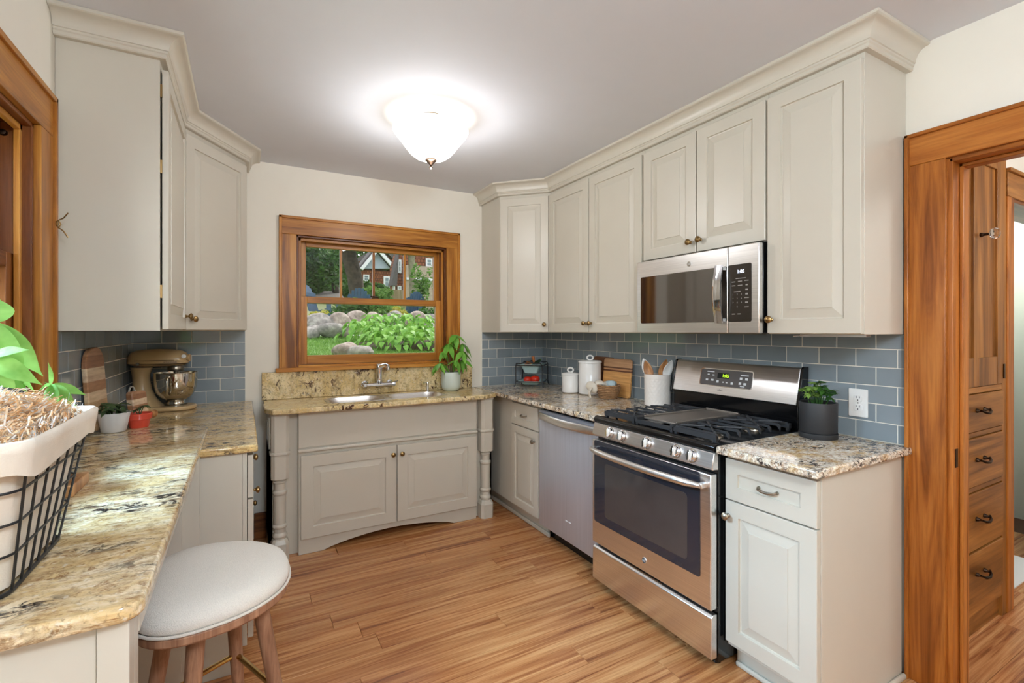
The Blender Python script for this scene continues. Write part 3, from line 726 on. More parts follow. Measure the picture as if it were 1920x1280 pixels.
# worktop with the cut-out for the two bowls, and the stone upstand
hole = rrect(.466, 1.264, 3.216, 3.479, .088, 6)
rounded_slab('countertop', 'gold granite countertop around the double sink', [(.104, YB-.006), (.104, 3.20), (.142, 3.115), (.212, 3.100), (1.405, 3.100), (1.52, 3.110), (1.628, 3.165), (1.638, 3.22), (1.638, YB-.006)], ST+.0005, .9125, 'gr_sink', [hole], .006)
tag(obj('stone_upstand', MB().box(.100, 1.616, YB-.030, YB-.001, .9135, 1.096), 'gr_sink', None, .003), 'gold granite upstand with brown blotches below the sink window', 'upstand')
s = thing('sink', 'stainless double bowl sink set under the granite', 'sink', (.865, 3.28, .7))
def bowl(x0, x1, y0, y1):
    vs = []; fs = []; lv = [(0, .9122), (.003, .905), (.034, .872), (.036, .74), (.05, .712), (.075, .704)]
    n = None
    for d, z in lv:
        l = rrect(x0+d, x1-d, y0+d, y1-d, max(.085-d*.6, .03), 5); n = len(l); vs += [(p[0], p[1], z) for p in l]
    for k in range(len(lv)-1):
        for i in range(n): j = (i+1) % n; fs.append((k*n+i, (k+1)*n+i, (k+1)*n+j, k*n+j))
    fs.append(tuple(range((len(lv)-1)*n, len(lv)*n))[::-1])
    return MB().add(vs, fs)
b1 = (.470, .838, 3.220, 3.475); b2 = (.866, 1.260, 3.220, 3.475)
rim = MB().prism(rrect(.462, 1.268, 3.212, 3.483, .09, 6), .9128, .9138, [rrect(*b1[:2], *b1[2:], .085, 5), rrect(*b2[:2], *b2[2:], .085, 5)])
obj('rim', rim, 'steel', s)
for b in (b1, b2):
    bo = obj('basin', bowl(*b), 'steel', s, smooth=40)
    mb = MB(); mb.lathe([(.042, .7045), (.040, .7065), (.028, .7065), (.022, .7045)], ((b[0]+b[1])/2, 3.37, 0), 20); obj('drain', mb, 'chrome', bo)
# bridge tap on the upstand
t = thing('tap', 'chrome wall-mounted mixer tap with two lever handles', 'tap', (.852, 3.53, .98))
ty, tz = 3.505, .985
mb = MB(); mb.tube([(.752, ty, tz), (.95, ty, tz)], .0135, 14); mb.lathe([(.0175, -.02), (.0175, .02)], (.852, ty, tz), 16, 'x'); obj('bridge', mb, 'chrome', t)
for x in (.762, .942):
    mb = MB(); mb.lathe([(.026, 0), (.026, -.008), (.015, -.016), (.013, -.065)], (x, YB-.031, tz), 18, 'y'); obj('wall_flange', mb, 'chrome', t, fix=True)
for s_ in (-1, 1):
    x = .852+s_*.104
    mb = MB(); mb.lathe([(.0145, -.016*s_), (.0175, -.010*s_), (.0175, .010*s_), (.012, .015*s_)], (x, ty, tz), 16, 'x')
    h = obj('handle', mb, 'chrome', t, fix=True)
    mb = MB(); mb.tube([(x+s_*.004, ty, tz+.012), (x+s_*.014, ty-.012, tz+.020), (x+s_*.020, ty-.030, tz+.024)], [.007, .0062, .005], 10); obj('lever', mb, 'chrome', h)
mb = MB(); mb.lathe([(.016, 0), (.0205, .012), (.0215, .05), (.0205, .09), (.0245, .112), (.0250, .138), (.020, .150), (.0, .153)], (.852, ty, tz), 20); obj('riser', mb, 'chrome', t, fix=True)
mb = MB(); mb.tube([(.855, ty-.004, tz+.124), (.868, ty-.05, tz+.140), (.882, ty-.075, tz+.142), (.890, ty-.095, tz+.134)], [.016, .0155, .0145, .014], 12); sp = obj('spout', mb, 'chrome', t)
mb = MB(); mb.lathe([(.0125, 0), (.0125, -.022), (.010, -.024)], (.891, ty-.096, tz+.134), 14); obj('aerator', mb, 'chrome', sp, fix=True)
sd = thing('soap_dispenser', 'slim chrome soap dispenser beside the potted sink plant', 'soap dispenser', (1.215, 3.50, .913))
mb = MB(); mb.lathe([(.016, .9135), (.016, .920), (.010, .926), (.0085, .955), (.0095, .975), (.007, .985), (0, .988)], (1.215, 3.50, 0), 16); obj('body', mb, 'chrome', sd, fix=True)
mb = MB(); mb.tube([(1.215, 3.50, .978), (1.19, 3.485, .982), (1.172, 3.475, .976)], .0035, 8); obj('spout', mb, 'chrome', sd)
# recessed cord and outlet on the sink cabinet's shaded side
tag(obj('cabinet_outlet', MB().box(.122, .127, 3.33, 3.40, .70, .81), 'plastic', None, .002), 'small white outlet plate on the side of the sink cabinet', 'outlet')

# ------------------------------------------------------------------ left base cabinets and counters
XFB = .012
c = thing('base_cabinet', 'cream drawer base cabinet under the counter with the stand mixer', 'base cabinet', (-.3, 2.9, 0), 'cream base cabinets')
obj('body', MB().box(XL+.001, XFB-.02, 2.236, YB-.001, .10, .883), 'cab', c)
obj('end_panel', MB().box(-.30, XFB-.02, 2.224, 2.2355, 0, .883), 'cab', c, .001)
obj('face_frame', MB().box(XFB-.0195, XFB-.003, 2.224, YB-.001, .10, .883), 'cab', c, .001)
FLB = wframe((XFB, 2.224, 0), (0,1,0))
for v0, v1 in ((.695, .868), (.42, .688), (.128, .412)):
    for a, b in ((.004, .66), (.668, 1.35)):
        d = obj('drawer', MB(FLB).rings(recessed(a, b, v0, v1)), 'cab', c, smooth=5)
        if v1 - v0 < .2: knob(d, FLB, (a+b)/2, (v0+v1)/2, .012)
        else: knob(d, FLB, (a+b)/2, v1-.06, .02)
obj('toe_board', MB().box(-.30, XFB-.07, 2.27, YB-.001, 0, .10), 'cab', c)
mb = MB(); mb.box(-.30, XFB-.065, 2.2545, 2.2695, 0, .022); obj('shoe_moulding', mb, 'cab', c, .007)
rounded_slab('countertop', 'gold granite countertop under the stand mixer', [(XL+.008, 2.200), (.048, 2.200), (.048, YB-.008), (XL+.008, YB-.008)], .884, CT, 'gr_left')
near = [(XL+.001, .952)]
for i in range(7):
    a = -PI/2+PI/2*i/6; near.append((-.142-.035+.035*math.cos(a), .952+.035+.035*math.sin(a)))
near += [(-.142, 2.555), (-.36, 2.76), (XL+.008, 2.76)]
rounded_slab('countertop', 'streaked granite countertop under the wire basket', near, CT+.0008, .9425, 'gr_near')
c = thing('desk_unit', 'cream desk cabinet with open knee space beside the stool', 'desk', (-.36, 1.5, 0))
obj('end_panel', MB().box(XL+.001, -.205, .985, 1.003, 0, CT), 'cab', c, .001)
obj('corner_stile', MB().box(-.203, -.162, .975, 1.02, 0, CT), 'cab', c, .0015)
obj('side_panel', MB().box(XL+.001, -.162, 1.0205, 1.05, 0, CT), 'cab', c)
obj('apron', MB().box(-.184, -.160, 1.05, 2.20, .850, CT), 'cab', c, .0015)
obj('back_panel', MB().box(XL+.004, XL+.02, 1.05, 2.17, 0, CT), 'cab', c)
obj('far_panel', MB().box(XL+.02, -.150, 2.175, 2.199, 0, CT), 'cab', c, .001)
obj('rail_panel', MB().box(XL+.02, -.205, 2.160, 2.1745, .10, .85), 'cab', c)
# baseboard seen in the gap by the sink cabinet
struct(obj('baseboard_back', MB().box(.055, .127, YB-.018, YB-.001, 0, .17), 'oakdk_x', None, .004), 'dark wood baseboard in the gap beside the sink cabinet', 'baseboard')
# ------------------------------------------------------------------ range
def y_at(px, X):
    r = ray(px, 620); return X*r.y/r.x
RY0, RY1 = 1.286, 2.042
rg = thing('range', 'stainless steel gas range with black grates and control knobs', 'stove', (1.97, 1.66, 0))
def xz_prism(pts, y0, y1):
    """cross-section in (x, z) extruded along y"""
    mb = MB(Matrix(((1,0,0,0),(0,0,1,0),(0,1,0,0),(0,0,0,1)))); return mb.prism(pts, y0, y1)
obj('body', MB().box(1.668, 2.29, RY0+.002, RY1-.002, .035, .884), 'black', rg, .002)
for y in (RY0+.05, RY1-.05):
    for x in (1.72, 2.2): obj('foot', MB().lathe([(.018, 0), (.018, .035)], (x, y, 0), 12), 'black', rg)
obj('cooktop', xz_prism([(1.645, .886), (1.640, .892), (1.640, .908), (1.650, .917), (1.664, .919), (1.668, .912), (2.235, .912), (2.235, .886)], RY0, RY1), 'black', rg, .002, fix=True)
cp = obj('control_panel', xz_prism([(1.668, .812), (1.634, .816), (1.630, .824), (1.642, .880), (1.648, .8855), (1.668, .8855)], RY0, RY1), 'steel', rg, .003, fix=True)
# frame on the sloping control panel: v up along the slope
vv = Vector((.012, 0, .056)).normalized(); uu = Vector((0,-1,0)); nn = uu.cross(vv)
def slope(y, x, z): return Matrix(((uu.x, vv.x, nn.x, x), (uu.y, vv.y, nn.y, y), (uu.z, vv.z, nn.z, z), (0,0,0,1)))
for px in (1139, 1161, 1208, 1262, 1292):
    y = y_at(px, 1.615); F = slope(y, 1.6365, .852)
    mb = MB(F); mb.lathe([(.029, -.002), (.029, .003), (.026, .004)], (0,0,0), 24); b = obj('knob_bezel', mb, 'chrome', cp)
    mb = MB(F); mb.lathe([(.0235, .003), (.0225, .018), (.019, .021), (0, .0215)], (0,0,0), 24); mb.box(-.0055, .0055, -.021, .022, .018, .032); obj('knob', mb, 'chrome', cp, .0015)
# oven door
DX0, DX1 = 1.627, 1.664
dr = obj('oven_door', MB().box(DX0, DX1, RY0+.004, RY1-.004, .252, .797), 'steel', rg, .004)
FO = wframe((DX0, YB, 0), (0,-1,0))
def flat(par, name, F, loop, t, mat, t0=.0): return obj(name, MB(F).prism(loop, t0, t), mat, par, .0008)
gy0, gy1 = RY0+.055, RY1-.022
gp = flat(dr, 'door_glass', FO, rrect(uy(gy1), uy(gy0), .366, .796, .012), .0022, 'darkglass')
flat(gp, 'window', FO, rrect(uy(1.935), uy(1.405), .410, .690, .02), .0030, 'ovenwin', .0021)
for a, b, z in ((1.93, 1.88, .770), (1.82, 1.70, .772), (1.66, 1.54, .772), (1.46, 1.41, .770)):
    for k in range(2): flat(dr, 'vent_slot', FO, rrect(uy(a), uy(b), z-.010*k, z-.010*k+.004, .0018, 3), .0026, 'slot')
mb = MB(); pth = []
for i in range(13):
    t = i/12; pth.append((DX0-.030-.034*math.sin(PI*t)**.6, RY0+.032+(RY1-RY0-.064)*t, .752))
mb.tube(pth, [.011]+[.0155]*11+[.011], 14); h = obj('door_handle', mb, 'steel', dr)
for p in (pth[0], pth[-1]): obj('handle_mount', MB().box(DX0-.034, DX0+.001, p[1]-.010, p[1]+.010, .741, .763), 'steel', h, .004)
em = flat(dr, 'emblem', FO, circle(uy(y_at(1208, DX0)), .305, .0145), .003, 'steel')
em2 = flat(em, 'emblem_face', FO, circle(uy(y_at(1208, DX0)), .305, .0118), .0036, 'printdk', .0029)
text('monogram', 'GE', em, FO @ Matrix.Translation((uy(y_at(1208, DX0)), .305, .0037)), .015, 'print')
wd = obj('storage_drawer', xz_prism([(1.664, .055), (1.632, .055), (1.628, .062), (1.630, .222), (1.640, .232), (1.664, .232)], RY0+.004, RY1-.004), 'steel', rg, .003, fix=True)
obj('drawer_grip', MB().box(1.6405, 1.662, 1.56, 1.78, .2325, .2365), 'nickel', wd)
# backguard
bg = obj('backguard', xz_prism([(2.222, 1.028), (2.258, 1.192), (2.268, 1.202), (2.298, 1.202), (2.298, 1.028)], RY0+.012, RY1-.012), 'steel', rg, .004, fix=True)
for a, b in ((RY0, RY0+.0115), (RY1-.0115, RY1)): obj('end_cap', xz_prism([(2.220, 1.024), (2.257, 1.196), (2.268, 1.206), (2.302, 1.206), (2.302, .90), (2.240, .90), (2.240, 1.024)], a, b), 'black', bg, .002, fix=True)
obj('lower_backguard', MB().box(2.238, 2.298, RY0+.012, RY1-.012, .8865, 1.0275), 'black', rg, .003)
v2 = Vector((.036, 0, .164)).normalized(); n2 = uu.cross(v2)
FG = Matrix(((uu.x, v2.x, n2.x, 2.222), (uu.y, v2.y, n2.y, YB), (uu.z, v2.z, n2.z, 1.028), (0,0,0,1)))
gL, gR = uy(y_at(1314, 2.24)), uy(y_at(1410, 2.24)); gm = (gL+gR)/2
pn = obj('control_display_panel', MB(FG).prism(rrect(gL, gR, .050, .138, .010), 0, .0016), 'panel', bg, .0008)
obj('panel_border', MB(FG).prism(rrect(gL-.004, gR+.004, .046, .142, .013), 0, .0010), 'chrome', bg)
dsx = gL+(gR-gL)*.46
obj('clock_display', MB(FG).prism(rrect(dsx-.036, dsx+.036, .092, .120, .002), .0015, .0020), 'slot', pn)
text('clock_digits', '1:05', pn, FG @ Matrix.Translation((dsx+.014, .106, .0021)), .024, 'led_green')
def dashes(par, F, items, mat):
    for x, v, w, hh in items: obj('key_mark', MB(F).rings([(x-w/2, x+w/2, v-hh/2, v+hh/2, .0015), (x-w/2, x+w/2, v-hh/2, v+hh/2, .0021)]), mat, par)
g = lambda f: gL+(gR-gL)*f
dashes(pn, FG, [(g(.20), .124, .046, .005), (g(.16), .108, .013, .006), (g(.26), .106, .013, .006), (g(.14), .078, .015, .010), (g(.25), .079, .016, .010), (g(.36), .073, .014, .012), (g(.47), .072, .007, .006), (g(.54), .071, .010, .005), (g(.64), .070, .013, .012),
                (g(.86), .117, .046, .005), (g(.80), .100, .014, .012), (g(.90), .099, .015, .012), (g(.79), .074, .014, .012), (g(.88), .073, .015, .012), (g(.84), .059, .026, .004)], 'print')
text('maker_mark', 'adora', bg, FG @ Matrix.Translation((dsx-.01, .028, .0003)), .013, 'printdk')
# burners, griddle, grates
for x in (1.80, 2.09):
    for y in (1.425, 1.905):
        mb = MB(); mb.lathe([(.052, .912), (.050, .918), (.040, .922), (.040, .926)], (x, y, 0), 24); bu = obj('burner', mb, 'nickel', rg)
        mb = MB(); mb.lathe([(.036, .926), (.036, .931), (.033, .934), (0, .935)], (x, y, 0), 24); obj('burner_cap', mb, 'iron', bu)
mb = MB(); mb.lathe([(.030, .912), (.030, .922)], (1.95, 1.665, 0), 20, sx=3.2); obj('burner', mb, 'nickel', rg)
gz = .950
def grate(y0, y1, outer):
    """outer: +1 when the stepped ends are on the high-y side"""
    g_ = MB(); e = .006
    def bar(a, b, r=.0055): g_.tube([a, b], r, 6)
    yi, yo = (y0, y1) if outer > 0 else (y1, y0)
    g_.box(1.690, 2.215, yi-e, yi+e, gz-.012, gz); g_.box(1.690, 1.702, y0, y1, gz-.028, gz-.006); g_.box(2.203, 2.215, y0, y1, gz-.028, gz-.006)
    s = 1 if outer > 0 else -1
    for i in range(8):
        x = 1.702+i*.0712
        g_.box(x-.0036, x+.0036, yi, yo-s*.012, gz-.010, gz)
        g_.add([(x-.0048, yo-s*.012, gz), (x+.0048, yo-s*.012, gz), (x+.0048, yo-s*.012, gz-.013), (x-.0048, yo-s*.012, gz-.013), (x-.0048, yo, gz-.010), (x+.0048, yo, gz-.010), (x+.0048, yo, gz-.030), (x-.0048, yo, gz-.030)],
               [(0,1,2,3), (7,6,5,4), (0,4,5,1), (1,5,6,2), (2,6,7,3), (3,7,4,0)])
    ym = (y0+y1)/2
    for xc in (1.80, 2.09):
        for dx, dy in ((1, 1), (1, -1), (-1, 1), (-1, -1)): g_.tube([(xc+dx*.018, ym+dy*.018, gz+.001), (xc+dx*.088, ym+dy*.088, gz+.001)], .005, 6)
    for x in (1.70, 2.205):
        for y in (y0+.01, y1-.01): g_.box(x-.007, x+.007, y-.007, y+.007, .9125, gz-.008)
    return obj('grate', g_, 'iron', rg, fix=True)
grate(1.316, 1.540, -1); grate(1.790, 2.014, 1)
gd = MB(); gd.box(1.690, 2.215, 1.548, 1.560, gz-.024, gz-.002); gd.box(1.690, 2.215, 1.770, 1.782, gz-.024, gz-.002); gd.box(1.690, 1.702, 1.56, 1.77, gz-.030, gz-.012); gd.box(2.203, 2.215, 1.56, 1.77, gz-.024, gz-.002)
for x in (1.70, 2.205):
    for y in (1.556, 1.774): gd.box(x-.007, x+.007, y-.007, y+.007, .9125, gz-.02)
obj('center_grate', gd, 'iron', rg)
M['griddle'] = plain('worn_griddle_steel', (150, 140, 130), .36, .6, var=.1)
gr = MB(); gr.box(1.735, 2.19, 1.562, 1.768, gz-.012, gz-.003); gr.box(1.735, 2.19, 1.562, 1.568, gz-.003, gz+.005); gr.box(1.735, 2.19, 1.762, 1.768, gz-.003, gz+.005); gr.box(2.182, 2.19, 1.568, 1.762, gz-.003, gz+.008)
tag(obj('griddle', gr, 'griddle', None, .002), 'flat grey griddle plate between the two stove grates', 'griddle')

# ------------------------------------------------------------------ over-the-range microwave
mw = thing('microwave', 'stainless over-the-range microwave with dark glass door', 'microwave', (2.12, 1.65, 1.36))
MX, MY0, MY1, MZ0, MZ1 = 1.934, 1.289, 2.024, 1.362, 1.757
obj('body', MB().box(MX+.030, XR-.009, MY0, MY1, MZ0+.004, 1.762), 'black', mw, .002)
ysm = y_at(1364.5, MX)
FM = wframe((MX, YB, 0), (0,-1,0))
dm_ = obj('door', MB().box(MX, MX+.028, ysm+.0012, MY1, MZ0, MZ1), 'steel', mw, .004)
cpn = obj('control_side', MB().box(MX, MX+.028, MY0, ysm-.0012, MZ0, MZ1), 'steel', mw, .004)
gw = flat(dm_, 'window_glass', FM, rrect(uy(y_at(1201.5, MX)), uy(ysm+.003), 1.414, 1.670, .010), .0016, 'mwglass' if 'mwglass' in M else 'darkglass')
pnm = flat(cpn, 'keypad', FM, rrect(uy(ysm-.003), uy(y_at(1409.5, MX)), 1.414, 1.672, .008), .0016, 'mwpanel')
ku0, ku1 = uy(ysm-.003), uy(y_at(1409.5, MX)); kw = ku1-ku0
text('clock_digits', '1:05', pnm, FM @ Matrix.Translation((ku0+kw*.55, 1.638, .0017)), .022, 'led_white')
def km(items, mat='printdim'):
    for fx, z, w, h_ in items: obj('key_mark', MB(FM).rings([(ku0+kw*fx-w/2, ku0+kw*fx+w/2, z-h_/2, z+h_/2, .0015), (ku0+kw*fx-w/2, ku0+kw*fx+w/2, z-h_/2, z+h_/2, .0020)]), mat, pnm)
km([(.55, 1.608, .05, .003), (.24, 1.594, .018, .0035), (.52, 1.595, .02, .0035), (.80, 1.596, .02, .0035), (.24, 1.577, .018, .0035), (.52, 1.577, .022, .0035), (.80, 1.577, .010, .006), (.80, 1.556, .012, .006), (.40, 1.550, .034, .003), (.80, 1.537, .012, .007), (.80, 1.520, .022, .0035), (.80, 1.500, .014, .006), (.80, 1.480, .020, .0035), (.24, 1.449, .016, .004), (.48, 1.449, .016, .004)])
for r_ in range(4):
    for c_ in range(3):
        ch = ['123', '456', '789', ' 0 '][r_][c_]
        if ch != ' ': text('key_digit', ch, pnm, FM @ Matrix.Translation((ku0+kw*(.22+.18*c_), 1.537-.0185*r_, .0017)), .010, 'printdim')
hy = y_at(1345, MX-.03)
mb = MB(); vs = []; fs = []
for i in range(11):
    t = i/10; z = 1.408+.268*t; x = MX-.018-.020*math.sin(PI*t); w = .021
    vs += [(x-.003, hy+w, z), (x-.006, hy, z), (x-.003, hy-w, z), (x+.004, hy-w, z), (x+.004, hy+w, z)]
for i in range(10):
    for j in range(5): fs.append((i*5+j, i*5+(j+1) % 5, i*5+5+(j+1) % 5, i*5+5+j))
fs += [(4,3,2,1,0), tuple(range(50, 55))]
mb.add(vs, fs); hd = obj('handle', mb, 'chrome', dm_, smooth=40, fix=True)
for z in (1.414, 1.652): obj('handle_mount', MB().box(MX-.020, MX, hy-.016, hy+.016, z, z+.018), 'chrome', hd, .002)
e1 = flat(dm_, 'emblem', FM, circle(uy(y_at(1292, MX)), 1.706, .0125), .0026, 'chrome')
flat(e1, 'emblem_face', FM, circle(uy(y_at(1292, MX)), 1.706, .0102), .0031, 'nickel', .0025)
text('monogram', 'GE', e1, FM @ Matrix.Translation((uy(y_at(1292, MX)), 1.706, .0032)), .012, 'print')
vb = MB(); vb.box(MX+.04, 2.26, MY0+.04, MY1-.04, MZ0-.004, MZ0+.003); obj('underside_grille', vb, 'nickel', mw)

# ------------------------------------------------------------------ dishwasher
dw = thing('dishwasher', 'stainless dishwasher with bowed handle between cabinet and stove', 'dishwasher', (2.0, 2.37, 0))
WY0, WY1 = 2.062, 2.684
obj('tub', MB().box(1.732, 2.28, WY0+.004, WY1-.004, .11, .858), 'black', dw)
fd = obj('door', xz_prism([(1.730, .100), (1.704, .100), (1.700, .106), (1.700, .846), (1.706, .854), (1.730, .854)], WY0, WY1), 'steel_z', dw, .003, fix=True)
obj('toe_panel', MB().box(1.79, 1.80, WY0, WY1, 0, .10), 'black', dw)
vs = []; fs = []
for i in range(15):
    t = i/14; y = WY0+.016+(WY1-WY0-.032)*t; x = 1.697-.040*math.sin(PI*t)**.8
    for dx, z in ((.008, .800), (-.004, .796), (-.009, .804), (-.009, .836), (-.004, .842), (.008, .838)): vs.append((x+dx, y, z))
for i in range(14):
    for j in range(6): fs.append((i*6+j, i*6+(j+1) % 6, i*6+6+(j+1) % 6, i*6+6+j))
fs += [tuple(range(5, -1, -1)), tuple(range(84, 90))]
obj('handle', MB().add(vs, fs), 'steel', fd, smooth=40, fix=True)
FW = wframe((1.700, YB, 0), (0,-1,0))
for du in (-.016, .016): obj('maker_mark', MB(FW).rings([(uy(2.36)+du-.012, uy(2.36)+du+.012, .222, .228, -.0002), (uy(2.36)+du-.012, uy(2.36)+du+.012, .222, .228, .0008)]), 'print', fd)
# ------------------------------------------------------------------ ceiling lamp
LX, LY = .857, 2.415
lp = thing('ceiling_lamp', 'flush ceiling lamp with frosted bell bowl and bronze finial', 'ceiling lamp', (LX, LY, 2.22))
mb = MB(); mb.lathe([(.064, HC-.0005), (.066, HC-.010), (.060, HC-.024), (.030, HC-.032), (.012, HC-.036)][::-1], (LX, LY, 0), 28); obj('canopy', mb, 'nickel', lp, fix=True)
mb = MB(); mb.tube([(LX, LY, HC-.03), (LX, LY, 2.272)], .006, 10); obj('stem', mb, 'nickel', lp)
prof = [(.196, 2.428), (.197, 2.422), (.190, 2.408), (.172, 2.386), (.150, 2.358), (.130, 2.330), (.108, 2.304), (.080, 2.284), (.048, 2.274), (.018, 2.271)]
inn = [(max(r-.004, .014), z+.0035) for r, z in prof]
mb = MB(); mb.lathe(prof+inn[::-1]+[prof[0]], (LX, LY, 0), 48); obj('glass_bowl', mb, 'lampglass', lp, smooth=60, fix=True)
mb = MB(); mb.lathe([(0, 2.2215), (.007, 2.226), (.011, 2.233), (.006, 2.240), (.008, 2.246), (.019, 2.256), (.025, 2.264), (.031, 2.266), (.031, 2.273), (.0, 2.274)], (LX, LY, 0), 20); obj('finial', mb, 'bronze', lp, fix=True)
LAMP_COL = (.95, .965, 1)
for dx in (-.062, .062):
    mb = MB(); mb.blob((LX+dx, LY, 2.385), .022, 1, 0, 10); obj('bulb', mb, M['bulb'] if 'bulb' in M else emit('lamp_bulb', (255, 236, 206), 6.0), lp)
lo = light('ceiling_lamp_light', 'POINT', (LX, LY, 2.395), 12, LAMP_COL, shadow_soft_size=.10)
lo2 = light('ceiling_lamp_glow', 'POINT', (LX, LY, 2.2), 8.5, LAMP_COL, shadow_soft_size=.035)

# added lamp behind the camera, put in as fill for camera-facing sides
rl = thing('ceiling_lamp', 'added unseen flush fill lamp over the near end of the kitchen', 'ceiling lamp', (.35, -.6, 2.27))
mb = MB(); mb.lathe(prof[::-1], (.35, -.6, 0), 40); obj('glass_bowl', mb, 'lampglass', rl, smooth=60)
mb = MB(); mb.lathe([(.064, HC-.0005), (.066, HC-.010), (.060, HC-.024), (.010, HC-.036)][::-1], (.35, -.6, 0), 28); obj('canopy', mb, 'nickel', rl, fix=True)
mb = MB(); mb.tube([(.35, -.6, HC-.03), (.35, -.6, 2.272)], .006, 10); obj('stem', mb, 'nickel', rl)
light('rear_fill_light', 'POINT', (.35, -.6, 2.16), 78, (.74, .87, 1), shadow_soft_size=.18)
# added lamp, out of view, put in to light the hall
hl = thing('hall_fill_lamp', 'added unseen dome fill lamp on the hall ceiling past the doorway', 'ceiling lamp', (3.1, -.25, 2.4))
mb = MB(); mb.lathe([(.0, 2.39), (.09, 2.405), (.13, 2.44), (.14, 2.478)], (3.1, -.25, 0), 24); obj('dome', mb, 'lampglass', hl, smooth=60)
mb = MB(); mb.lathe([(.15, 2.478), (.15, HC-.001)], (3.1, -.25, 0), 24); obj('base', mb, 'nickel', hl)
light('far_room_fill', 'POINT', (4.3, 1.28, 2.2), 14, (.95, .98, 1), shadow_soft_size=.15)  # added fill without a fixture, brightens the room past the inner door
light('hall_fill_light', 'POINT', (3.1, -.25, 2.30), 22, LAMP_COL, shadow_soft_size=.12)

# ------------------------------------------------------------------ leaves
def leaf_mb(L, wd, fold=.12, droop=.18, n=6, shape=.8):
    vs = []; fs = []
    for i in range(n+1):
        t = i/n; x = L*t; w = wd/2*math.sin(PI*min(1, t**shape))**(.7+.6*t) if 0 < t < 1 else .0008
        z = -droop*L*t*t; vs += [(x, -w, z+fold*w), (x, 0, z), (x, w, z+fold*w)]
    for i in range(n):
        a = 3*i; fs += [(a, a+3, a+4, a+1), (a+1, a+4, a+5, a+2)]
    return MB().add(vs, fs)
def leafmat(name, c1, c2, rough=.35, trans=.25):
    n = NT(name); n.set(rough, spec=.25)
    v = n.noise(n.coords((1,1,1), rnd=4.0), 12, 3)
    c = n.ramp(v, [(.3, lin(*c1)), (.7, lin(*c2))]); n.col(c)
    tb = n.n('ShaderNodeBsdfTranslucent'); n.l(c, tb.inputs[0])
    mx = n.n('ShaderNodeMixShader'); mx.inputs[0].default_value = trans
    n.l(n.b.outputs[0], mx.inputs[1]); n.l(tb.outputs[0], mx.inputs[2]); n.l(mx.outputs[0], n.out.inputs['Surface'])
    return n.m
M['leaf_bright'] = leafmat('bright_green_leaf', (110, 158, 66), (156, 200, 104), .6, trans=.35)
M['leaf_mid'] = leafmat('fresh_green_leaf', (92, 158, 54), (142, 200, 84))
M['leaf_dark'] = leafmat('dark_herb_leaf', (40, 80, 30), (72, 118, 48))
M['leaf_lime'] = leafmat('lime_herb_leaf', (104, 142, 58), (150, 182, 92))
M['leaf_olive'] = leafmat('olive_succulent_leaf', (54, 74, 44), (92, 112, 74))
M['stem'] = plain('brown_stem', (96, 84, 54), .6, var=.15)
M['soil'] = plain('dark_soil', (46, 34, 26), .95, var=.3, scale=80)
def whorl(par, hub, n, L, wd, mat, yaw0=0.0, droop=(.1, .9), meshes={}, rnd=random, name='leaf', spread=2*PI):
    for i in range(n):
        k = (round(L, 2), round(wd, 3), mat, i % 3)
        if k not in meshes: meshes[k] = mesh_of('leaf', leaf_mb(L, wd, droop=.12+.1*(i % 3)), mat, 60)
        s = rnd.uniform(.8, 1.12)
        inst(name, meshes[k], par, hub, (rnd.uniform(-.4, .4), rnd.uniform(*droop), yaw0+spread*i/n+rnd.uniform(-.25, .25)), (s, s, s))
def stalk(par, pts, r, mat='stem'): return obj('stem', MB().tube(pts, r, 7), mat, par)

# ------------------------------------------------------------------ sink plant
rnd = random.Random(21)
PX, PY = 1.392, 3.470
p = thing('potted_plant', 'leafy green plant in pale glazed pot beside the tap', 'potted plant', (PX, PY, .913))
M['celadon'] = plain('pale_celadon_glaze', (206, 214, 204), .18, var=.03)
mb = MB(); mb.lathe([(.046, .9132), (.060, .920), (.071, .940), (.0755, .970), (.0745, 1.05), (.0725, 1.058), (.0695, 1.056), (.070, 1.03)], (PX, PY, 0), 32); obj('pot', mb, 'celadon', p, smooth=50)
mb = MB(); mb.lathe([(.070, 1.030), (.03, 1.036), (0, 1.034)], (PX, PY, 0), 20); obj('soil', mb, 'soil', p)
for tip, n_, L in (((-.105, -.045, .215), 6, .115), ((-.02, .0, .36), 6, .12), ((.075, -.045, .30), 6, .125), ((.045, .01, .43), 7, .125), ((.10, .0, .36), 6, .12), ((-.06, .01, .30), 6, .10), ((.015, -.06, .235), 5, .10), ((.09, -.02, .235), 6, .115)):
    hub = (PX+tip[0], PY+tip[1], .913+tip[2])
    stalk(p, [(PX+tip[0]*.15, PY+tip[1]*.15, 1.03), (PX+tip[0]*.5, PY+tip[1]*.5, .99+tip[2]*.6), hub], [.004, .003, .002])
    whorl(p, hub, n_, L, L*.34, 'leaf_mid', rnd.uniform(0, 6), (.25, 1.2), rnd=rnd)

